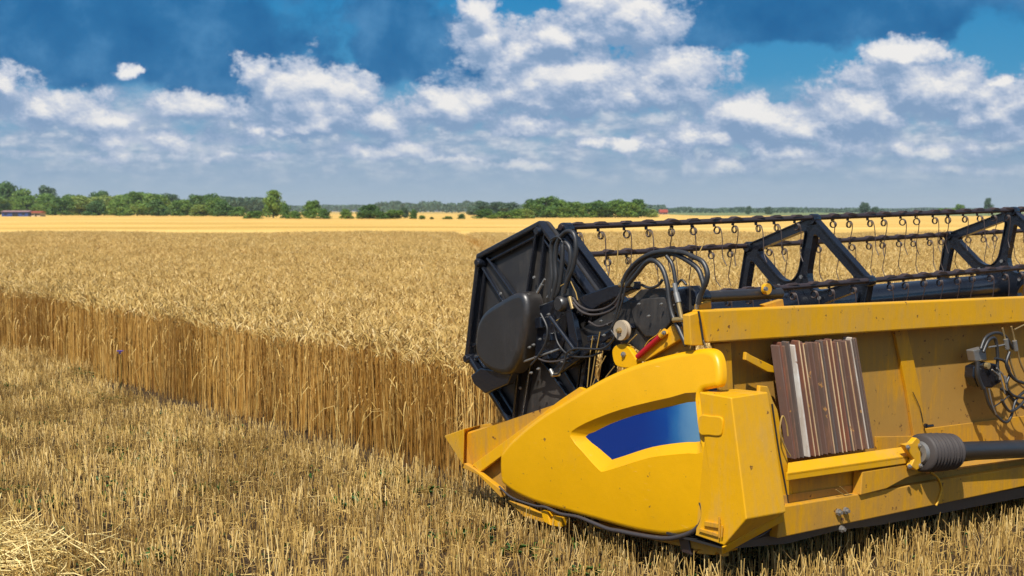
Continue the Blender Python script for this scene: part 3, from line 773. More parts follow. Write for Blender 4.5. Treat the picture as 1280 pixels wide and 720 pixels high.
# lower beam: lip, web, end bracket
def chan():
    tA = .035
    P = [PT(985, 578, tA + .05), PT(1143, 556, tA + .05), PT(1143, 569, tA), PT(984, 592, tA)]
    m = MB(); m.prism(P, (0, 0, -.012)); 
    m.prism([PT(984, 591, tA), PT(1143, 568, tA), PT(1143, 578, tA), PT(984, 601, tA)], (0, .01, 0))
    m.build('lower_beam', 'yellow_dusty', root, .003)
    m = MB(); m.prism([PT(986, 590, .10), PT(1150, 568, .10), PT(1160, 600, .10), PT(1095, 612, .10), PT(996, 640, .10)], (0, .012, 0)); m.build('beam_web', 'yellow_worn', root)
    m = MB(); m.prism([PT(x, y, .04) for x, y in ((1078, 590), (1155, 577), (1158, 588), (1132, 598), (1108, 611), (1076, 619))], (0, .05, 0)); m.build('beam_gusset', 'yellow_worn', root, .004)
    m = MB(); m.prism([PT(x, y, .0) for x, y in ((1130, 556), (1140, 554), (1146, 547), (1150, 550), (1152, 584), (1146, 588), (1139, 583), (1143, 574), (1136, 565))], (0, .03, 0)); br = m.build('shaft_bracket', 'yellow_dusty', root, .004)
    for x, y in ((1134, 559), (1149, 557), (1136, 583), (1150, 582)):
        p = PT(x, y, -.002); m = MB(); m.lathe(p, (0, -1, 0), [(0, .011), (.006, .011), (.007, .006), (.014, .006)], 10); m.build('bolt', 'silver', br)
chan()
# drive shaft with ribbed boot
def shaft():
    c0 = PT(1150, 566, .03); c1 = PT(1280, 561, .03)
    ax = (c1 - c0).normalized(); L = (PT(1189, 563, .03) - c0).length
    prof = [(0, .06)]; n = 10
    rad = lambda u: .092 + .004 * math.sin(u * math.pi) + .004 * math.sin(u * 31) - .006 * u
    for k in range(n):
        u0 = k / n
        prof += [(L * (u0 + .02), rad(u0) - .013), (L * (u0 + .045), rad(u0)), (L * (u0 + .065), rad(u0)), (L * (u0 + .09), rad(u0) - .013)]
    prof += [(L, .062), (L * 1.03, .052)]
    MB().lathe(c0, ax, prof, 28).build('shaft_boot', 'boot_rubber', root)
    MB().lathe(c0 + ax * L, ax, [(0, .047), (2.8, .047)], 24).build('drive_shaft', 'black_plastic', root)
    MB().lathe(c0 - ax * .02, ax, [(0, .05), (.03, .06)], 20).build('boot_collar', 'silver', root)
shaft()
# bottom rail, its skid and small fittings
long_plate((975, 634), (1280, 583), (972, 673), (1280, 608), .055, .05, name='bottom_rail', material='yellow_worn', bevel=.005)
long_plate((975, 620), (1280, 574), (975, 636), (1280, 586), .095, .12, name='rail_ledge', material='yellow_grimy', bevel=0)
P = [PT(905, 684, .10), PT(985, 664, .10), PT(1048, 648, .10), PT(1100, 642, .10), PT(1280, 609, .10)]
P[-1] = line_at(P[-2], P[-1], LEN); q = [p - Vector((0, 0, .055 if i else .01)) for i, p in enumerate(P)]
m = MB(); m.prism(P + q[::-1], (0, .35, 0)); m.build('rubber_skirt', 'rubber', root, 0)
for x, y in ((1047, 640), (1056, 638), (1051, 661)):
    m = MB(); m.lathe(PT(x, y, .05), (0, -1, 0), [(0, .016), (.012, .016), (.012, .009), (.025, .009)], 8); m.build('rail_bolt', 'silver', root)
m = MB(); m.tube(smoothpath([PT(x, y, .05) for x, y in ((1163, 590), (1172, 597), (1177, 610), (1174, 622), (1170, 632))], 4), .006, 6); m.build('chain_loop', 'yellow_dusty', root)
m = MB(); m.tube(smoothpath([PT(x, y, .06) for x, y in ((1045, 612), (1056, 619), (1063, 618), (1075, 622))], 4), .0025, 5); m.tube([PT(1050, 608, .06), PT(1063, 620, .06)], .002, 5); m.build('caught_straw', 'loose_straw', root)

# floor pan, auger and knife that the walls hide from here
m = MB(); m.prism([(.1, .24, .32), (.1, .50, .22), (.1, 1.75, .24), (.1, 1.75, .255), (.1, .5, .235), (.1, .24, .34)], (LEN - .2, 0, TILT * LEN)); m.build('floor_pan', 'yellow_grimy', root)
m = MB(); m.lathe((.15, .80, .54), (1, 0, TILT), [(0, .15), (LEN - .4, .15)], 24)
for sgn, s0, s1 in ((1, .2, 2.2), (-1, 2.6, 4.6)):
    n = 140; vs = []
    for k in range(n + 1):
        s = s0 + (s1 - s0) * k / n; a = sgn * (s - s0) / .45 * 2 * math.pi
        for r in (.15, .27): vs.append((s, .80 + r * math.cos(a), .54 + TILT * s + r * math.sin(a)))
    m.add(vs, [[2 * k, 2 * k + 1, 2 * k + 3, 2 * k + 2] for k in range(n)], True)
m.build('auger', 'black_steel', root)
m = MB()
for k in range(60): s = .15 + k * .0762; m.prism([(s, 1.74, .25 + TILT * s), (s + .06, 1.74, .25 + TILT * s), (s + .03, 1.84, .25 + TILT * s)], (0, 0, .006))
m.build('knife_bar', 'silver', root)
m = MB(); m.prism([(LEN - .1, .1, .2), (LEN - .1, 1.9, .22), (LEN - .1, 1.75, .55), (LEN - .1, .3, 1.15), (LEN - .1, .1, 1.15)], (.08, 0, 0)); m.build('far_side_plate', 'yellow_dusty', root, .02)

# ================================================================== REEL
TR = 1.68
rc = PT(665, 407, TR); rstar = PT(999, 391, TR); SE = rc.x
rslope = (rstar.z - rc.z) / (rstar.x - rc.x)
print('reel end s %.3f z %.3f star s %.3f z %.3f slope %.4f' % (rc.x, rc.z, rstar.x, rstar.z, rslope))
RAD = .562; PHI = 11
TT = TR - RAD * math.sin(R(PHI))
pa, pb = PT(700, 284, TT), PT(1280, 262, TT)
rslope = (pb.z - pa.z) / (pb.x - pa.x)
def rz(s): return pa.z + rslope * (s - pa.x) - RAD * math.cos(R(PHI))
def rv(k, s, r=RAD): a = R(PHI + 60 * k); return Vector((s, TR - r * math.sin(a), rz(s) + r * math.cos(a)))
REND = 5.8
def hexpt(a, r): a = R(PHI + a); return (-r * math.sin(a), r * math.cos(a))
def rounded(poly, rr, n=5):
    out = []
    for i in range(len(poly)):
        p0, p1, p2 = Vector(poly[i - 1]), Vector(poly[i]), Vector(poly[(i + 1) % len(poly)]); r = rr[i] if isinstance(rr, (list, tuple)) else rr
        a = (p0 - p1).normalized(); b = (p2 - p1).normalized()
        A = p1 + a * r; B = p1 + b * r
        for k in range(n + 1):
            t = k / n; out.append(tuple((1 - t) ** 2 * A + 2 * t * (1 - t) * p1 + t * t * B))
    return out
def star(s, name='reel_star', th=.03, rad=RAD + .01):
    outer = rounded([hexpt(60 * k, rad) for k in range(6)], .04); holes = []
    for k in range(6):
        w = .036                                       # half width of a spoke
        u0 = Vector(hexpt(60 * k, 1)); u1 = Vector(hexpt(60 * k + 60, 1)); mid = (u0 + u1).normalized()
        n0 = (u1 - u0 * u0.dot(u1)).normalized(); n1 = (u0 - u1 * u1.dot(u0)).normalized()
        inner = mid * (w / math.sin(R(30)) + .10)
        top = rad * math.cos(R(30)) - .062
        def hit(u, n):                                 # line n*w + u*x meets mid . p = top
            x = (top - (n * w).dot(mid)) / u.dot(mid); return n * w + u * x
        def at_(u, n, x): return n * w + u * x
        holes.append(rounded([tuple(at_(u0, n0, .17)), tuple(hit(u0, n0)), tuple(hit(u1, n1)), tuple(at_(u1, n1, .17))], [.08, .035, .035, .08]))
    v, f = fill2d(outer, holes); m = MB(); zc = rz(s)
    for ds in (0, th): m.add([(s + ds, TR + a, zc + b) for a, b in v], f)
    for loop in [outer] + holes:
        n = len(loop); m.add([(s + ds, TR + a, zc + b) for ds in (-.012, th + .012) for a, b in loop], [[i, (i + 1) % n, (i + 1) % n + n, i + n] for i in range(n)], False)
        # thin turned-up flange round every opening
        l2 = inset(loop, -.007 if loop is not outer else .007)
        m.add([(s + ds, TR + a, zc + b) for ds in (-.012,) for a, b in loop] + [(s - .012, TR + a, zc + b) for a, b in l2] + [(s, TR + a, zc + b) for a, b in l2],
              [[i, (i + 1) % n, (i + 1) % n + n, i + n] for i in range(n)] + [[i + n, (i + 1) % n + n, (i + 1) % n + 2 * n, i + 2 * n] for i in range(n)], False)
    o = m.build(name, 'black_steel', root)
    for k in range(6):
        p = rv(k, s - .02, RAD - .01); m = MB(); m.lathe(p, (1, 0, 0), [(0, .030), (.01, .034), (.06, .034), (.07, .028)], 14); m.build('bearing', 'black_steel', o)
        p = rv(k, s - .014, .19); m = MB(); m.lathe(p, (-1, 0, 0), [(0, .012), (.008, .012)], 8); m.build('rivet', 'silver', o)
    return o
s2 = PT(1016, 270, TT).x; gap = None
star(SE + .13); star(s2)
sB = PT(1266, 262, TT).x
star(sB); star(REND); print('sB', sB)
MB().lathe((SE + .02, TR, rz(SE)), (1, 0, rslope), [(0, .095), (REND - SE, .095)], 28).build('reel_tube', 'black_steel', root)

# closed end shield with ribs
def end_shield():
    s = SE; m = MB(); zc = rz(s) + .024; rad = .582
    hexo = rounded([hexpt(60 * k, rad) for k in range(6)], .04); n = len(hexo)
    m.add([(s + ds, TR + a, zc + b) for ds in (0, .02) for a, b in hexo], [list(range(n)), list(range(n, 2 * n))[::-1]] + [[i, (i + 1) % n, (i + 1) % n + n, i + n] for i in range(n)])
    o = m.build('reel_end_shield', 'black_plate', root)
    for k in range(6):
        a, b = Vector(hexpt(60 * k, rad - .005)), Vector(hexpt(60 * k + 60, rad - .005)); mid = (a + b).normalized()
        for off, w, h in ((0, .030, .045), (-.065, .016, .028)):
            m = MB(); sc_ = 1 + off / rad
            pa, pb = a * sc_, b * sc_
            if off: pa, pb = pa + (pb - pa) * .08, pb + (pa - pb) * .08
            q = [pa, pb, pb - mid * w, pa - mid * w]; m.prism([(s - h, TR + p[0], zc + p[1]) for p in q], (h + .001, 0, 0)); m.build('rim_rib', 'black_steel', o, .008)
        u = Vector(hexpt(60 * k, 1)); nn = Vector((-u.y, u.x))
        for sd in (-1, 1):
            m = MB(); q = [u * .10 + nn * (sd * .052 - .008), u * (rad - .07) + nn * (sd * .034 - .008), u * (rad - .07) + nn * (sd * .034 + .008), u * .10 + nn * (sd * .052 + .008)]
            m.prism([(s - .03, TR + p[0], zc + p[1]) for p in q], (.031, 0, 0)); m.build('spoke_rib', 'black_steel', o, .006)
        p = rv(k, s - .06, rad - .035); m = MB(); m.lathe(p, (1, 0, 0), [(0, .018), (.012, .024), (.05, .028), (.065, .028)], 14); m.build('pivot', 'black_steel', o)
        p = rv(k, s - .031, .30); m = MB(); m.lathe(p, (-1, 0, 0), [(0, .009), (.007, .007)], 8); m.build('rivet', 'silver', o)
    return o
end_shield()

# tine bars
def tine_mesh():
    m = MB()
    coil = []
    for k in range(25): a = 2 * math.pi * k / 11 + math.pi * .5; coil.append((-.010 + .020 * k / 24, .020 * math.cos(a), -.052 + .020 * math.sin(a)))
    start = [(-.010, .004, -.018), (-.010, .004, -.030)]
    leg = [(.010, -.022, -.060), (.010, -.024, -.10), (.008, -.020, -.16), (.006, -.018, -.205), (.002, -.030, -.235), (-.002, -.045, -.262)]
    m.tube(smoothpath(start + coil + leg, 2), .0030, 6)
    m.prism([(-.05, -.019, .008), (-.02, -.019, .022), (.02, -.019, .022), (.05, -.019, .008)], (0, .038, 0)); m.box((-.012, .010, -.030), (.004, .018, .010))
    return m
tmesh = None; tine_list = []
for k in (0, -1, 1):
    s_a = SE + .10
    bar = MB().tube([rv(k, s_a), rv(k, REND)], .0165, 12).build('tine_bar', 'bar_rust', root)
    j = 0; s = s_a + .12
    while s < 5.5:
        skip = any(abs(s - q) < .05 for q in (SE + .13, s2, sB, REND))
        if not skip and not (k == 1 and s < SE + .3):
            p = rv(k, s)
            if tmesh is None: o = tine_mesh().build('tine', 'tine_steel', bar); tmesh = o.data
            else: o = bpy.data.objects.new('tine', tmesh); COL.objects.link(o); o.parent = bar
            o.location = p; o.rotation_euler = (random.uniform(-.22, .18), random.uniform(-.05, .05), random.uniform(-.25, .25))
            if random.random() < .4: o.scale = (-1, 1, random.uniform(.92, 1.04))
            tine_list.append(o)
        s += .190 if j % 2 else .160; j += 1
print('tines', len(tine_list))
for k in (2, 3, 4): MB().tube([rv(k, SE + .1), rv(k, REND)], .0165, 12).build('tine_bar', 'bar_rust', root)

# drive cover: black rounded housing on the end shield
def drive_cover():
    s0 = SE - .17
    px = [(593, 440), (593, 425), (595, 408), (601, 394), (611, 384), (624, 376), (641, 368), (655, 365), (664, 367), (670, 376), (672, 392), (670, 405), (666, 420), (660, 437), (652, 452), (643, 463), (634, 468), (624, 468), (612, 464), (601, 455)]
    px = [(x if x < 630 else 630 + (x - 630) * .68, y) for x, y in px]
    outer = tz(closed_smooth(px, 3), s0); m = MB(); RR = .03
    v, f = fill2d(inset(outer, RR), [], .05); m.add([(s0, a, b) for a, b in v], f, True)
    n = len(outer); rings = []
    for q in range(6):
        an = math.pi / 2 * q / 5; rings.append([(s0 + RR * (1 - math.cos(an)), a, b) for a, b in inset(outer, RR * (1 - math.sin(an)))])
    rings.append([(s0 + .11, a, b) for a, b in outer])
    m.add([p for r in rings for p in r], [[q * n + i, q * n + (i + 1) % n, (q + 1) * n + (i + 1) % n, (q + 1) * n + i] for q in range(len(rings) - 1) for i in range(n)], True)
    m.build('drive_cover', 'black_plastic', root)
    # strap holding it
    MB().prism([PS(x, y, s0 + .03) for x, y in ((588, 470), (600, 460), (640, 466), (634, 480), (606, 492), (592, 480))], (.05, 0, 0)).build('cover_bracket', 'black_steel', root, .006)
drive_cover()

# ================================================================== REEL ARM, HYDRAULICS
sA = SE - .115
MB().prism([PS(x, y, sA + .04) for x, y in ((690, 452), (700, 430), (735, 405), (790, 372), (800, 362), (866, 357), (872, 372), (868, 388), (852, 392), (850, 400), (838, 408), (822, 425), (800, 440), (786, 430), (760, 425), (706, 462))], (.05, 0, 0)).build('reel_arm', 'black_plate', root, .006)
MB().prism([PS(x, y, sA + .02) for x, y in ((786, 377), (812, 372), (846, 371), (853, 377), (853, 388), (842, 392), (838, 403), (824, 421), (806, 421), (792, 403))], (.02, 0, 0)).build('arm_cheek', 'black_plate', root, .006)
MB().prism([PS(x, y, sA + .01) for x, y in ((690, 462), (700, 452), (760, 413), (786, 404), (790, 410), (760, 424), (706, 462), (694, 470))], (.035, 0, 0)).build('arm_rail', 'black_steel', root, .006)
MB().prism([PS(x, y, sA) for x, y in ((720, 372), (760, 358), (790, 352), (790, 362), (752, 380), (726, 396))], (.06, 0, 0)).build('arm_plate', 'black_steel', root, .005)
MB().prism([PS(x, y, sA - .02) for x, y in ((706, 376), (712, 374), (722, 425), (722, 436), (712, 434))], (.03, 0, 0)).build('slide_link', 'black_steel', root, .003)
MB().tube([PS(688, 396, sA - .03), PS(718, 437, sA - .03)], .011, 10).build('slide_cylinder', 'black_steel', root)
MB().lathe(PS(697, 380, sA - .05), (1, 0, 0), [(0, .03), (.01, .040), (.09, .040), (.10, .03)], 20).build('motor_housing', 'black_plastic', root)
MB().prism([PS(x, y, sA + .03) for x, y in ((672, 382), (700, 372), (712, 392), (702, 440), (690, 455), (668, 446))], (.05, 0, 0)).build('motor_mount', 'black_steel', root, .006)
def bolts(lst, s, r=.008, mt='silver'):
    for x, y in lst: m = MB(); m.lathe(PS(x, y, s), (-1, 0, 0), [(0, r), (.008, r), (.009, r * .5), (.016, r * .5)], 8); m.build('bolt', mt, root)
bolts([(753, 401), (687, 393), (756, 419), (663, 434), (668, 431), (665, 466), (674, 461), (717, 441), (762, 405)], sA - .01, .007)
def hose(px, s, r=.008, mt='rubber', name='hose', sub=8):
    pts = [PS(p[0], p[1], p[2] if len(p) > 2 else s) for p in px]
    return MB().tube(smoothpath(pts, sub), r, 8).build(name, mt, root)
hs = sA - .02
# loop of hoses above the drive
hose([(687, 372), (690, 350), (689, 325), (690, 305), (697, 297), (703, 306), (702, 335), (698, 362), (692, 374)], hs, .0115)
hose([(690, 374), (695, 350), (694, 325), (697, 303), (707, 290), (717, 292), (720, 310), (716, 335), (709, 352), (705, 366)], hs - .01, .0115)
hose([(704, 300), (712, 310), (713, 330), (709, 345), (708, 360)], hs + .01, .0115)
hose([(688, 300), (696, 296), (702, 300)], hs - .02, .004)
MB().tube([PS(676, 357, hs), PS(681, 349, hs)], .006, 8).build('fitting', 'silver', root)
MB().tube([PS(672, 366, hs), PS(678, 355, hs)], .009, 8).build('fitting', 'silver', root)
MB().tube([PS(684, 372, hs), PS(691, 362, hs)], .006, 8).build('fitting', 'silver', root)
MB().tube([PS(712, 371, hs), PS(716, 386, hs)], .011, 10).build('fitting', 'brass', root)
# twin pipes sagging to the arm
hose([(716, 372), (724, 382), (738, 388), (755, 386), (768, 378), (776, 366)], hs, .006, 'boot_rubber')
hose([(716, 378), (726, 389), (740, 393.5), (757, 391), (770, 383), (779, 368)], hs - .01, .006, 'boot_rubber')
# strand from the arm down to the pulley
hose([(779, 350), (774, 375), (768, 400), (764, 412), (768, 420), (762, 430), (752, 436), (735, 436), (718, 436), (708, 442), (705, 455), (698, 467), (692, 468)], hs - .02, .0052)
hose([(783, 352), (779, 372), (772, 395), (766, 408)], hs - .03, .005)
MB().tube([PS(688, 462, hs), PS(692, 470, hs)], .010, 8).build('fitting', 'silver', root)
MB().tube([PS(690, 469, hs), PS(699, 468, hs)], .009, 8).build('fitting', 'brass', root)
# big arches
hose([(778, 354), (785, 340), (798, 326), (815, 317), (835, 314), (855, 316), (866, 321)], hs - .01, .0115)
hose([(781, 356), (790, 342), (803, 328), (820, 320), (840, 317), (858, 325), (872, 336), (878, 350), (880, 360)], hs, .0115)
hose([(784, 357), (796, 342), (808, 328), (818, 326), (828, 336), (834, 355), (837, 378), (841, 395), (849, 412), (858, 432)], hs - .03, .0115)
hose([(833, 320), (840, 330), (844, 350), (846, 372), (848, 390), (855, 408), (862, 428)], hs - .02, .009)
hose([(866, 321), (878, 327), (884, 340), (883, 352), (877, 366), (873, 380)], hs - .01, .0115)
hose([(802, 356), (812, 360), (822, 357), (828, 350)], hs + .02, .007)
hose([(846, 356), (852, 350), (858, 356)], hs + .02, .006)
MB().tube([PS(775, 356, hs), PS(790, 355, hs)], .014, 10).build('clamp', 'brass', root)
o = MB().tube([PS(843, 354, hs - .04), PS(845, 366, hs - .04)], .011, 10).build('quick_coupling', 'silver', root)
MB().tube([PS(845, 366, hs - .04), PS(848, 378, hs - .04)], .014, 10).build('coupling_body', 'silver', o)
MB().tube([PS(848, 378, hs - .04), PS(853, 402, hs - .04)], .010, 10).build('coupling_pipe', 'brass', o)
MB().tube([PS(842, 400, hs - .04), PS(857, 399, hs - .04)], .012, 10).build('coupling_nut', 'brass', o)
hose([(853, 402, hs - .04), (857, 415, hs - .03), (861, 430, hs)], hs, .007, 'boot_rubber')
MB().tube(smoothpath([PS(x, y, hs) for x, y in ((879, 362), (873, 371), (871, 386))], 4), .008, 8).build('fitting', 'silver', root)
for x, y, w, h in ((668, 398, 7, 12), (678, 418, 10, 8), (672, 440, 12, 9), (700, 446, 9, 7), (733, 420, 14, 7), (748, 430, 8, 8)):
    MB().prism([PS(x, y, sA), PS(x + w, y - 2, sA), PS(x + w + 2, y + h, sA), PS(x + 1, y + h + 1, sA)], (.03, 0, 0)).build('bracket', 'black_steel', root, .004)
hose([(676, 392), (684, 410), (682, 428), (672, 446), (664, 456)], sA - .015, .006)
hose([(700, 398), (694, 412), (698, 430), (712, 444), (735, 446), (752, 440)], sA - .02, .005)
hose([(736, 402), (748, 408), (762, 404), (772, 398)], sA - .02, .005, 'boot_rubber')
hose([(668, 446), (684, 452), (704, 450), (720, 442)], sA - .01, .005, 'boot_rubber')
MB().tube([PS(655, 452, sA), PS(700, 436, sA)], .006, 8).build('rod', 'silver', root)
bolts([(676, 424), (690, 440), (704, 452), (742, 424), (770, 392), (800, 380), (828, 380), (845, 381), (812, 395)], sA - .005, .006)
# pulley
m = MB(); p = PS(775, 413, sA - .05); m.lathe(p, (1, 0, 0), [(0, .046), (.006, .048), (.010, .042), (.018, .042), (.022, .048), (.028, .046)], 28); pu = m.build('pulley', 'worn_disc', root)
m = MB(); m.lathe(p, (-1, 0, 0), [(-.002, .014), (.012, .014), (.014, .008), (.022, .008)], 8); m.build('bolt', 'brass', pu)
# yellow pivot, red cylinder and yellow strut
MB().prism([PS(x, y, sA - .02) for x, y in closed_smooth(((765, 441), (768, 433), (776, 430), (784, 433), (790, 441), (796, 452), (793, 459), (781, 460), (769, 456)), 3)], (.03, 0, 0)).build('pivot_plate', 'yellow_cover', root, .004)
bolts([(780, 443)], sA - .022, .013)
MB().prism([PS(x, y, sA - .01) for x, y in ((795, 452), (840, 405), (850, 424), (805, 452))], (.03, 0, 0)).build('strut', 'yellow_dusty', root, .004)
MB().tube([PS(797, 446, sA - .025), PS(826, 420, sA - .025)], .013, 12).build('ram', 'red_paint', root)
MB().tube([PS(826, 420, sA - .025), PS(832, 414, sA - .025)], .015, 10).build('ram_end', 'yellow_dusty', root)
bolts([(831, 416)], sA - .045, .010)
hose([(826, 412), (822, 418), (812, 425), (808, 430), (806, 433)], sA - .01, .0025, 'yellow_worn', 'cable')
# support tube over the beam and its brackets
P0, P1 = PT(884, 371, .42), PT(975, 366.5, .42)
MB().tube([P0, P1], .026, 16).build('support_tube', 'black_plastic', root)
MB().tube([PT(865, 372, .44), P0], .034, 16).build('tube_collar', 'black_steel', root)
plateT([(874, 381), (889, 376), (890, 392), (874, 394)], .345, .03).build('tube_bracket', 'yellow_worn', root, .003)
plateT([(955, 381), (979, 374), (981, 386), (960, 390)], .345, .03).build('tube_bracket', 'yellow_worn', root, .003)
MB().lathe(PT(956, 361, .39), (0, -1, 0), [(0, .026), (.02, .026)], 16).build('clamp_ring', 'yellow_dusty', root)
bolts([], 0)
MB().lathe(PT(956, 361, .36), (0, -1, 0), [(0, .010), (.012, .010)], 8).build('bolt', 'silver', root)
MB().prism([PT(x, y, .46) for x, y in ((848, 362), (866, 358), (868, 388), (852, 393))], (0, .06, 0)).build('arm_block', 'black_steel', root, .006)
MB().tube([PT(960, 352, .41), PT(975, 368, .41)], .006, 8).build('stay', 'black_steel', root)

# hydraulic block on the back wall
def hyd():
    t = .28; m = MB()
    m.prism([PT(x, y, t) for x, y in ((1218, 458), (1232, 452), (1250, 456), (1252, 478), (1240, 485), (1222, 484), (1217, 472))], (0, .06, 0)); b = m.build('valve_block', 'black_steel', root, .008)
    m = MB(); m.prism([PT(x, y, t) for x, y in ((1217, 438), (1232, 434), (1234, 450), (1220, 452))], (0, .05, 0)); m.build('valve_head', 'silver', b, .006)
    m = MB(); m.lathe(PT(1232, 457, t - .002), (0, -1, 0), [(0, .018), (.02, .018), (.022, .008)], 10); m.build('valve_plug', 'brass', b)
    def pp(px, r, mt, name, tt=.255): return MB().tube(smoothpath([PT(x, y, tt) for x, y in px], 6), r, 8).build(name, mt, b)
    pp(((1229, 440), (1236, 425), (1244, 424), (1247, 445), (1246, 470)), .009, 'rubber', 'hose')
    pp(((1222, 452), (1222, 470), (1228, 486)), .013, 'rubber', 'hose')
    pp(((1230, 484), (1236, 505), (1246, 520), (1257, 528), (1264, 520), (1270, 500), (1282, 488)), .008, 'rubber', 'hose')
    pp(((1252, 486), (1262, 495), (1272, 505), (1285, 512)), .010, 'rubber', 'hose', .265)
    pp(((1236, 434), (1250, 432), (1258, 430)), .005, 'silver', 'pipe')
    pp(((1236, 486), (1240, 505), (1245, 518)), .004, 'silver', 'pipe', .246)
    pp(((1253, 410), (1259, 436), (1266, 462), (1274, 480), (1284, 486)), .0055, 'brass', 'pipe')
    pp(((1264, 408), (1270, 432), (1276, 455), (1286, 475)), .0055, 'brass', 'pipe')
    pp(((1240, 462), (1250, 472), (1256, 492)), .004, 'silver', 'pipe', .246); pp(((1246, 460), (1254, 470), (1259, 488)), .004, 'silver', 'pipe', .246)
    pp(((1240, 510), (1252, 502), (1262, 494)), .004, 'rubber', 'pipe')
    pp(((1244, 448), (1256, 452), (1262, 466), (1258, 482), (1266, 494), (1282, 498)), .008, 'rubber', 'hose', .25)
    pp(((1262, 440), (1258, 456), (1268, 474), (1284, 480)), .009, 'rubber', 'hose', .24)
    pp(((1252, 500), (1262, 514), (1274, 508), (1284, 496)), .008, 'rubber', 'hose', .245)
    pp(((1226, 436), (1232, 422), (1244, 416), (1256, 420), (1266, 436)), .009, 'rubber', 'hose', .262)
    pp(((1268, 412), (1284, 404)), .004, 'brass', 'pipe', .24)
    for x, y in ((1258, 430), (1269, 432)):
        m = MB(); m.tube([PT(x - 1, y - 6, .25), PT(x + 1, y + 6, .25)], .013, 8); m.build('pipe_union', 'silver', b)
    for x, y in ((1249, 470), (1256, 474)):
        m = MB(); m.tube([PT(x, y - 4, .246), PT(x + 1, y + 4, .246)], .008, 8); m.build('pipe_union', 'silver', b)
hyd()
m = MB(); m.lathe(PT(1156, 532, .37), (0, -1, 0), [(0, .012), (.012, .012)], 8); m.tube([PT(1158, 533, .36), PT(1166, 532, .36)], .008, 8); m.build('latch_bolt', 'black_steel', root)
m = MB(); m.tube(smoothpath([PT(x, y, .372) for x, y in ((1141, 490), (1150, 510), (1154, 528))], 4), .0022, 5); m.build('wire', 'rubber', root)

# straw stuck in the machine
def mstraw(px, s, name='caught_straw'):
    m = MB(); m.tube([PS(x, y, s) for x, y in px], .0028, 5); return m.build(name, 'wheat_ear', root)
for q in (((734, 484), (738, 440), (741, 420)), ((738, 483), (744, 445), (750, 415)), ((741, 481), (750, 458), (757, 445)), ((757, 472), (768, 458)), ((784, 430), (796, 418)), ((686, 368), (700, 358), (712, 351)), ((713, 351), (720, 366), (722, 375)), ((690, 404), (694, 402), (700, 398))):
    mstraw(q, sA - .02)
MB().tube([PT(863, 350, .5), PT(870, 325, .5), (PT(880, 303, .5))], .003, 5).build('caught_straw', 'wheat_ear', root)
MB().tube([PT(770, 345, 1.2), PT(772, 320, 1.2), (PT(773, 300, 1.2))], .003, 5).build('caught_straw', 'wheat_ear', root)

# ================================================================== TREES
def crown_mesh(seed, w, h, clumps, leaves, leaf, shape='round', flatbase=.0):
    g = np.random.default_rng(seed); vs = []; fs = []; rn = []
    for c in range(clumps):
        u = g.uniform()
        zc = h * ((.06 if shape != 'tall' else .14) + .84 * (c + .5) / clumps)
        env = {'round': math.sqrt(max(.05, 1 - ((zc / h - .42) / .60) ** 2)), 'tall': .55 + .45 * math.sin(math.pi * min(1, zc / h + .1)), 'bush': math.sqrt(max(.05, 1 - (zc / h * .95) ** 2))}[shape]
        a = g.uniform(0, 6.28); r = w / 2 * env * math.sqrt(g.uniform(.1, .9)) * .8
        cx, cy = r * math.cos(a), r * math.sin(a); cr = w * g.uniform(.13, .24); tone = g.uniform(0, .55)
        n = leaves // clumps
        d = g.normal(0, 1, (n, 3)); d /= np.linalg.norm(d, axis=1)[:, None]; rr = cr * g.uniform(.45, 1.08, n) ** .6
        p = np.array([cx, cy, zc]) + d * rr[:, None] * [1, 1, .8]
        p[:, 2] = np.clip(p[:, 2], .05, h * 1.05)
        for k in range(n):
            nrm = d[k] + g.normal(0, .6, 3); nrm /= np.linalg.norm(nrm); t1 = np.cross(nrm, g.normal(0, 1, 3)); t1 /= np.linalg.norm(t1); t2 = np.cross(nrm, t1)
            s = leaf * g.uniform(.6, 1.3); b = len(vs)
            vs += [p[k] - t1 * s - t2 * s * .2, p[k] + t2 * s * .8, p[k] + t1 * s, p[k] - t2 * s * .7]; fs.append((b, b + 1, b + 2, b + 3)); rn.append(tone + g.uniform(0, .45))
    return np.array(vs), fs, rn
CROWNS = {}
def crown(kind, shape, matname, seed):
    key = (shape, matname, seed)
    if key not in CROWNS:
        v, f, rn = crown_mesh(seed, 1.0, 1.0, 34, 4200, .036, shape); CROWNS[key] = raw_mesh('crown', v, f, rn, [0] * len(f), [matname])
    return CROWNS[key]
TRUNK = None
def tree(px, d, hgt, wid, shape, matname, seed, name, label, cat, group, z0=0):
    global TRUNK
    x = (px - 640) / FPX * d
    o = empty(name, label, cat, (x, d, z0), random.uniform(0, 6.28), group)
    c = bpy.data.objects.new('crown', crown(name, shape, matname, seed)); COL.objects.link(c); c.parent = o
    low = 0
    c.location = (0, 0, low); c.scale = (wid * random.uniform(.9, 1.15), wid, hgt * random.uniform(.94, 1.06))
    if TRUNK is None:
        m = MB(); m.tube([(0, 0, 0), (.01, 0, .3), (0, .01, .6), (.02, 0, .85)], [.035, .026, .018, .006], 7)
        for a in range(5): m.tube([(0, 0, .3 + a * .08), (.12 * math.cos(a * 2.2), .12 * math.sin(a * 2.2), .45 + a * .09), (.26 * math.cos(a * 2.2), .26 * math.sin(a * 2.2), .6 + a * .06)], [.014, .009, .003], 5)
        t = m.build('trunk', 'bark', o); TRUNK = t.data
    else: t = bpy.data.objects.new('trunk', TRUNK); COL.objects.link(t); t.parent = o
    t.scale = (hgt * (.8 if shape != 'bush' else .4), hgt * (.8 if shape != 'bush' else .4), hgt * .95)
    return o
def H(px_h, d): return px_h / FPX * d
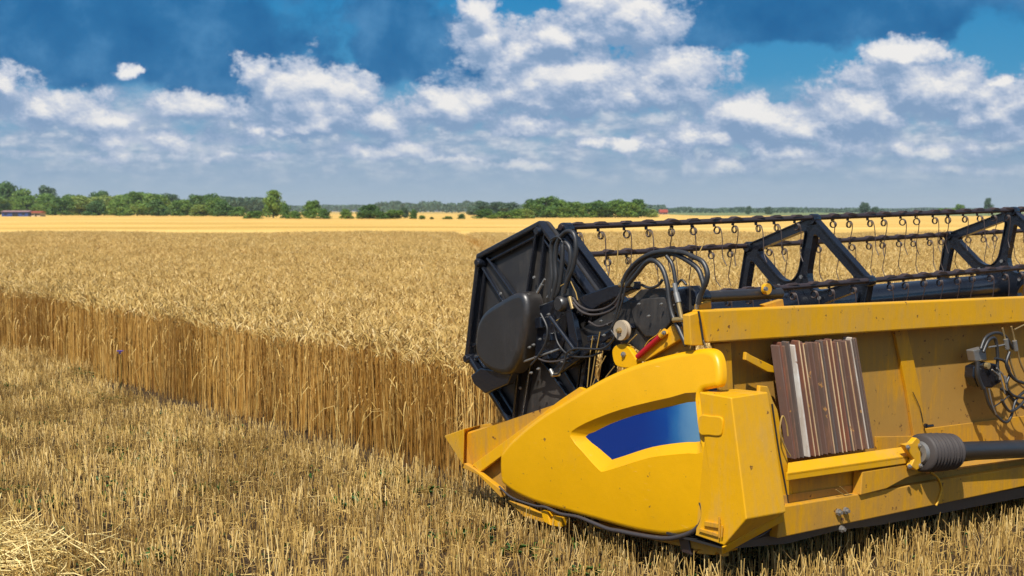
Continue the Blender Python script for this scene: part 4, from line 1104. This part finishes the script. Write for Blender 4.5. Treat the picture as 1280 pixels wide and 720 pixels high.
ORD = ['first', 'second', 'third', 'fourth', 'fifth', 'sixth', 'seventh', 'eighth', 'ninth', 'tenth', 'eleventh', 'twelfth', 'thirteenth', 'fourteenth', 'fifteenth', 'sixteenth', 'seventeenth', 'eighteenth', 'nineteenth', 'twentieth',
       'twenty-first', 'twenty-second', 'twenty-third', 'twenty-fourth', 'twenty-fifth', 'twenty-sixth', 'twenty-seventh', 'twenty-eighth', 'twenty-ninth', 'thirtieth', 'thirty-first', 'thirty-second', 'thirty-third', 'thirty-fourth']
TONE = {'leaf_dark': 'dark green', 'leaf_mid': 'mid green', 'leaf_pale': 'pale yellow green', 'leaf_far': 'bluish green'}
# left belt: px, top y, width px, depth, shape, tone
belt = [(-14, 236, 44, 560, 'round', 'leaf_dark'), (8, 229, 34, 600, 'round', 'leaf_dark'), (28, 236, 26, 590, 'round', 'leaf_mid'), (36, 246, 26, 540, 'round', 'leaf_mid'), (54, 232, 30, 620, 'round', 'leaf_far'), (60, 241, 34, 560, 'round', 'leaf_mid'),
        (77, 246, 30, 500, 'round', 'leaf_dark'), (93, 243, 32, 560, 'round', 'leaf_mid'), (108, 245, 34, 520, 'round', 'leaf_pale'), (125, 239, 30, 580, 'round', 'leaf_dark'), (121, 251, 22, 480, 'bush', 'leaf_dark'), (138, 244, 32, 540, 'round', 'leaf_pale'),
        (156, 243, 32, 520, 'round', 'leaf_mid'), (172, 238, 36, 500, 'round', 'leaf_mid'), (190, 241, 34, 490, 'round', 'leaf_mid'), (198, 250, 24, 440, 'bush', 'leaf_dark'), (214, 243, 26, 560, 'round', 'leaf_far'), (226, 249, 26, 450, 'round', 'leaf_mid'),
        (241, 245, 28, 480, 'round', 'leaf_dark'), (262, 244, 30, 500, 'round', 'leaf_dark'), (272, 247, 26, 430, 'round', 'leaf_mid'), (282, 252, 22, 420, 'bush', 'leaf_dark'), (296, 259, 22, 420, 'bush', 'leaf_mid'), (150, 252, 24, 450, 'bush', 'leaf_mid'), (252, 256, 22, 430, 'bush', 'leaf_pale')]
seen = {}
for i, (px, ty, w, d, shp, mt) in enumerate(sorted(belt)):
    base = HORIZ + CAM_H * FPX / d; h = H(base - ty, d)
    tree(px, d, h, H(w * 1.3, d), shp, mt, i % 4 + 1, 'broadleaf_tree' if shp != 'bush' else 'shrub', '%s %s, %s from left in the dense left tree belt' % (TONE[mt], 'round tree' if shp != 'bush' else 'low bush', ORD[i]), 'tree' if shp != 'bush' else 'bush', 'trees of the left belt')
mids = [(318, 264, 24, 300, 'bush', 'leaf_mid', 'low wide green bush just left of the tall lone tree'), (342, 240, 24, 330, 'tall', 'leaf_mid', 'tall slender lone tree rising above the bushes left of centre'),
        (357, 255, 14, 310, 'round', 'leaf_dark', 'small dark tree right beside the tall lone tree'), (369, 263, 20, 295, 'bush', 'leaf_mid', 'low green bush between the small dark tree and the round tree'),
        (391, 251, 24, 300, 'round', 'leaf_mid', 'round green tree with a bushy foot left of the gap in the hedge'), (405, 261, 20, 290, 'bush', 'leaf_dark', 'dark bush touching the right side of the round green tree'),
        (433, 262, 16, 290, 'bush', 'leaf_mid', 'small green bush alone in the gap of the hedge'), (459, 256, 28, 290, 'round', 'leaf_dark', 'broad dark domed bush right of the hedge gap'), (475, 263, 20, 285, 'bush', 'leaf_dark', 'low dark shoulder bush beside the broad domed bush'),
        (492, 262, 24, 290, 'bush', 'leaf_mid', 'low bright green bush halfway along the hedge'), (506, 259, 11, 330, 'round', 'leaf_far', 'small hazy tree behind the bright green hedge bush'), (517, 262, 11, 288, 'round', 'leaf_dark', 'small round dark bush standing free of the hedge'), (528, 269, 9, 280, 'bush', 'leaf_mid', 'tiny green bush beside the free round dark bush'),
        (540, 271, 6, 280, 'bush', 'leaf_dark', 'tiniest dark shrub on the bare stubble'), (559, 270, 12, 280, 'bush', 'leaf_mid', 'tiny flat green shrub on the bare stubble'), (577, 267, 10, 285, 'bush', 'leaf_dark', 'small dark shrub just left of the right-hand grove')]
for px, ty, w, d, shp, mt, lb in mids:
    base = HORIZ + CAM_H * FPX / d; tree(px, d, H(base - ty, d), H(w * 1.15, d), shp, mt, (px % 4) + 1, 'broadleaf_tree' if shp != 'bush' else 'shrub', lb, 'tree' if shp != 'bush' else 'bush', 'hedge trees and bushes')
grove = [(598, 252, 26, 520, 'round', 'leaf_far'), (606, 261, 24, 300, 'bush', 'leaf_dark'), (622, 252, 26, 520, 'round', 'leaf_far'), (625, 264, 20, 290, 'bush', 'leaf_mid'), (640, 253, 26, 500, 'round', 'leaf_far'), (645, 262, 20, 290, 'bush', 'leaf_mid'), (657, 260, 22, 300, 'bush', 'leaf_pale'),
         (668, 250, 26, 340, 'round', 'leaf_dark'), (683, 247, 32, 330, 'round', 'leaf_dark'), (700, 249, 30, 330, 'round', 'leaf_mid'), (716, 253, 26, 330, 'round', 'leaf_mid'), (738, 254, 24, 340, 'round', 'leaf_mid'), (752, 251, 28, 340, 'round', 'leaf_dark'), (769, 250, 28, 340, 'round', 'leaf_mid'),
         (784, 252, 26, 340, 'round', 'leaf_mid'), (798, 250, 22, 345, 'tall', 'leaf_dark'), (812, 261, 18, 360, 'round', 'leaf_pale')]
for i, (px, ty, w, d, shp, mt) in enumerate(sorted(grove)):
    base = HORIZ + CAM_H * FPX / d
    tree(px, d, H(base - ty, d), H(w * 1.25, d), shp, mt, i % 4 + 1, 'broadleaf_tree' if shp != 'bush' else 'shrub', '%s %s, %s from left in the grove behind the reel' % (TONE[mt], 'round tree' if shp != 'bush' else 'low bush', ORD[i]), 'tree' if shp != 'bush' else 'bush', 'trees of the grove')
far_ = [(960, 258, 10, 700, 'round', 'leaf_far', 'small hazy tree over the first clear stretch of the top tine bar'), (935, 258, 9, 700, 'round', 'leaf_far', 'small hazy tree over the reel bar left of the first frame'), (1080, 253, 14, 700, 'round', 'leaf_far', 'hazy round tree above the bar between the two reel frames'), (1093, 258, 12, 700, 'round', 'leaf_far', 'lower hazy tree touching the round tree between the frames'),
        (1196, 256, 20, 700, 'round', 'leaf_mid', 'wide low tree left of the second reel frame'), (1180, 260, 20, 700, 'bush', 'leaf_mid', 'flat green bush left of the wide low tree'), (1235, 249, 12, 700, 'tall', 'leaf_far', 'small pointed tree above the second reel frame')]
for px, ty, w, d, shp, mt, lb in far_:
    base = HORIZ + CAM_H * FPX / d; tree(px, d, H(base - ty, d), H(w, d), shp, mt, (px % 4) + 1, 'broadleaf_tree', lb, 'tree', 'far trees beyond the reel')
# distant woods along the horizon, one mass
def wood():
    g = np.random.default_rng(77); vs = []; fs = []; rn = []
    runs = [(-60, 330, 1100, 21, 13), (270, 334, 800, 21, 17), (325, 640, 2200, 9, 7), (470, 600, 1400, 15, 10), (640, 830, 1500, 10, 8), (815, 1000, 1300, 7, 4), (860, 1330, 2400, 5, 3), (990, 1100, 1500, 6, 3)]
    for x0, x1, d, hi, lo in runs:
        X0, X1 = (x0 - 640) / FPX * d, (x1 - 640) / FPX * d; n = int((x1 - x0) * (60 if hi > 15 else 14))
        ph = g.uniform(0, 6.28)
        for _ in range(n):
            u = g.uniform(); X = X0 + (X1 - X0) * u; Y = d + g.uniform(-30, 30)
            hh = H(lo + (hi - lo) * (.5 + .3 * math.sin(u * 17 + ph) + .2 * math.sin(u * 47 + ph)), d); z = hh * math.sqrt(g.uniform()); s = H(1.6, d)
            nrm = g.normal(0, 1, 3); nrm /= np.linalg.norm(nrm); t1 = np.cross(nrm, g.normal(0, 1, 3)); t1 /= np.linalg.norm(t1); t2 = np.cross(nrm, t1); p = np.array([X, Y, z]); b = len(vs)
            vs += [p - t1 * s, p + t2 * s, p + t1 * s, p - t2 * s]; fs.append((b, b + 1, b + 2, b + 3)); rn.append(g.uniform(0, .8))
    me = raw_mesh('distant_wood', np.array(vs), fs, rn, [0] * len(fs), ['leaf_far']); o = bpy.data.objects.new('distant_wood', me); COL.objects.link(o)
    tag(o, 'hazy belt of far woods along the horizon', 'wood', kind='stuff')
wood()
# far buildings
def barn(name, label, cat, px0, px1, d, h, wall, roof, dep=10, roofh=.45, door=True, z0=0):
    x0, x1 = (px0 - 640) / FPX * d, (px1 - 640) / FPX * d; w = x1 - x0
    o = empty(name, label, cat, ((x0 + x1) / 2, d, z0)); hw = h * (1 - roofh)
    MB().box((-w / 2, 0, 0), (w / 2, dep, hw)).build('wall', wall, o)
    m = MB(); m.prism([(-w / 2 - .3, -.4, hw + .01), (-w / 2 - .3, dep + .4, hw + .01), (-w / 2 - .3, dep / 2, h)], (w + .6, 0, 0)); m.build('roof', roof, o)
    if door:
        m = MB(); m.box((-w * .1, -.06, 0), (w * .12, -.01, hw * .75)); m.build('door', 'dark_window', o)
        for q in (-.35, .32): m = MB(); m.box((w * q - .5, -.06, hw * .35), (w * q + .5, -.01, hw * .7)); m.build('window', 'dark_window', o)
barn('storage_barn', 'long low barn with deep blue wall and reddish roof before the left trees', 'barn', 3, 36, 430, 1.9, 'wall_blue', 'roof_pink', 5, .25)
barn('shed', 'small cream shed with a reddish roof right of the blue barn', 'shed', 40, 51, 425, 1.7, 'wall_cream', 'roof_red', 5, .3)
barn('farmhouse', 'distant farmhouse with a red roof right of the grove', 'house', 825, 834, 700, 2.6, 'roof_pink', 'roof_red', 5, .6)
barn('red_barn', 'distant low bright red barn seen under the top tine bar', 'barn', 1148, 1160, 560, 1.6, 'wall_red', 'roof_red', 8, .4)

# ================================================================== HAZE
if HAZE > 0:
    m = MB(); m.box((-5000, -200, -1), (5000, 6500, 60)); hz = m.build('haze', 'soil'); hm = bpy.data.materials.new('haze'); hm.use_nodes = True
    n = hm.node_tree.nodes; n.clear(); ou = n.new('ShaderNodeOutputMaterial'); pv = n.new('ShaderNodeVolumePrincipled'); pv.inputs['Color'].default_value = (.80, .90, .95, 1); pv.inputs['Density'].default_value = HAZE
    hm.node_tree.links.new(pv.outputs[0], ou.inputs['Volume']); hz.data.materials.clear(); hz.data.materials.append(hm); tag(hz, kind='stuff')
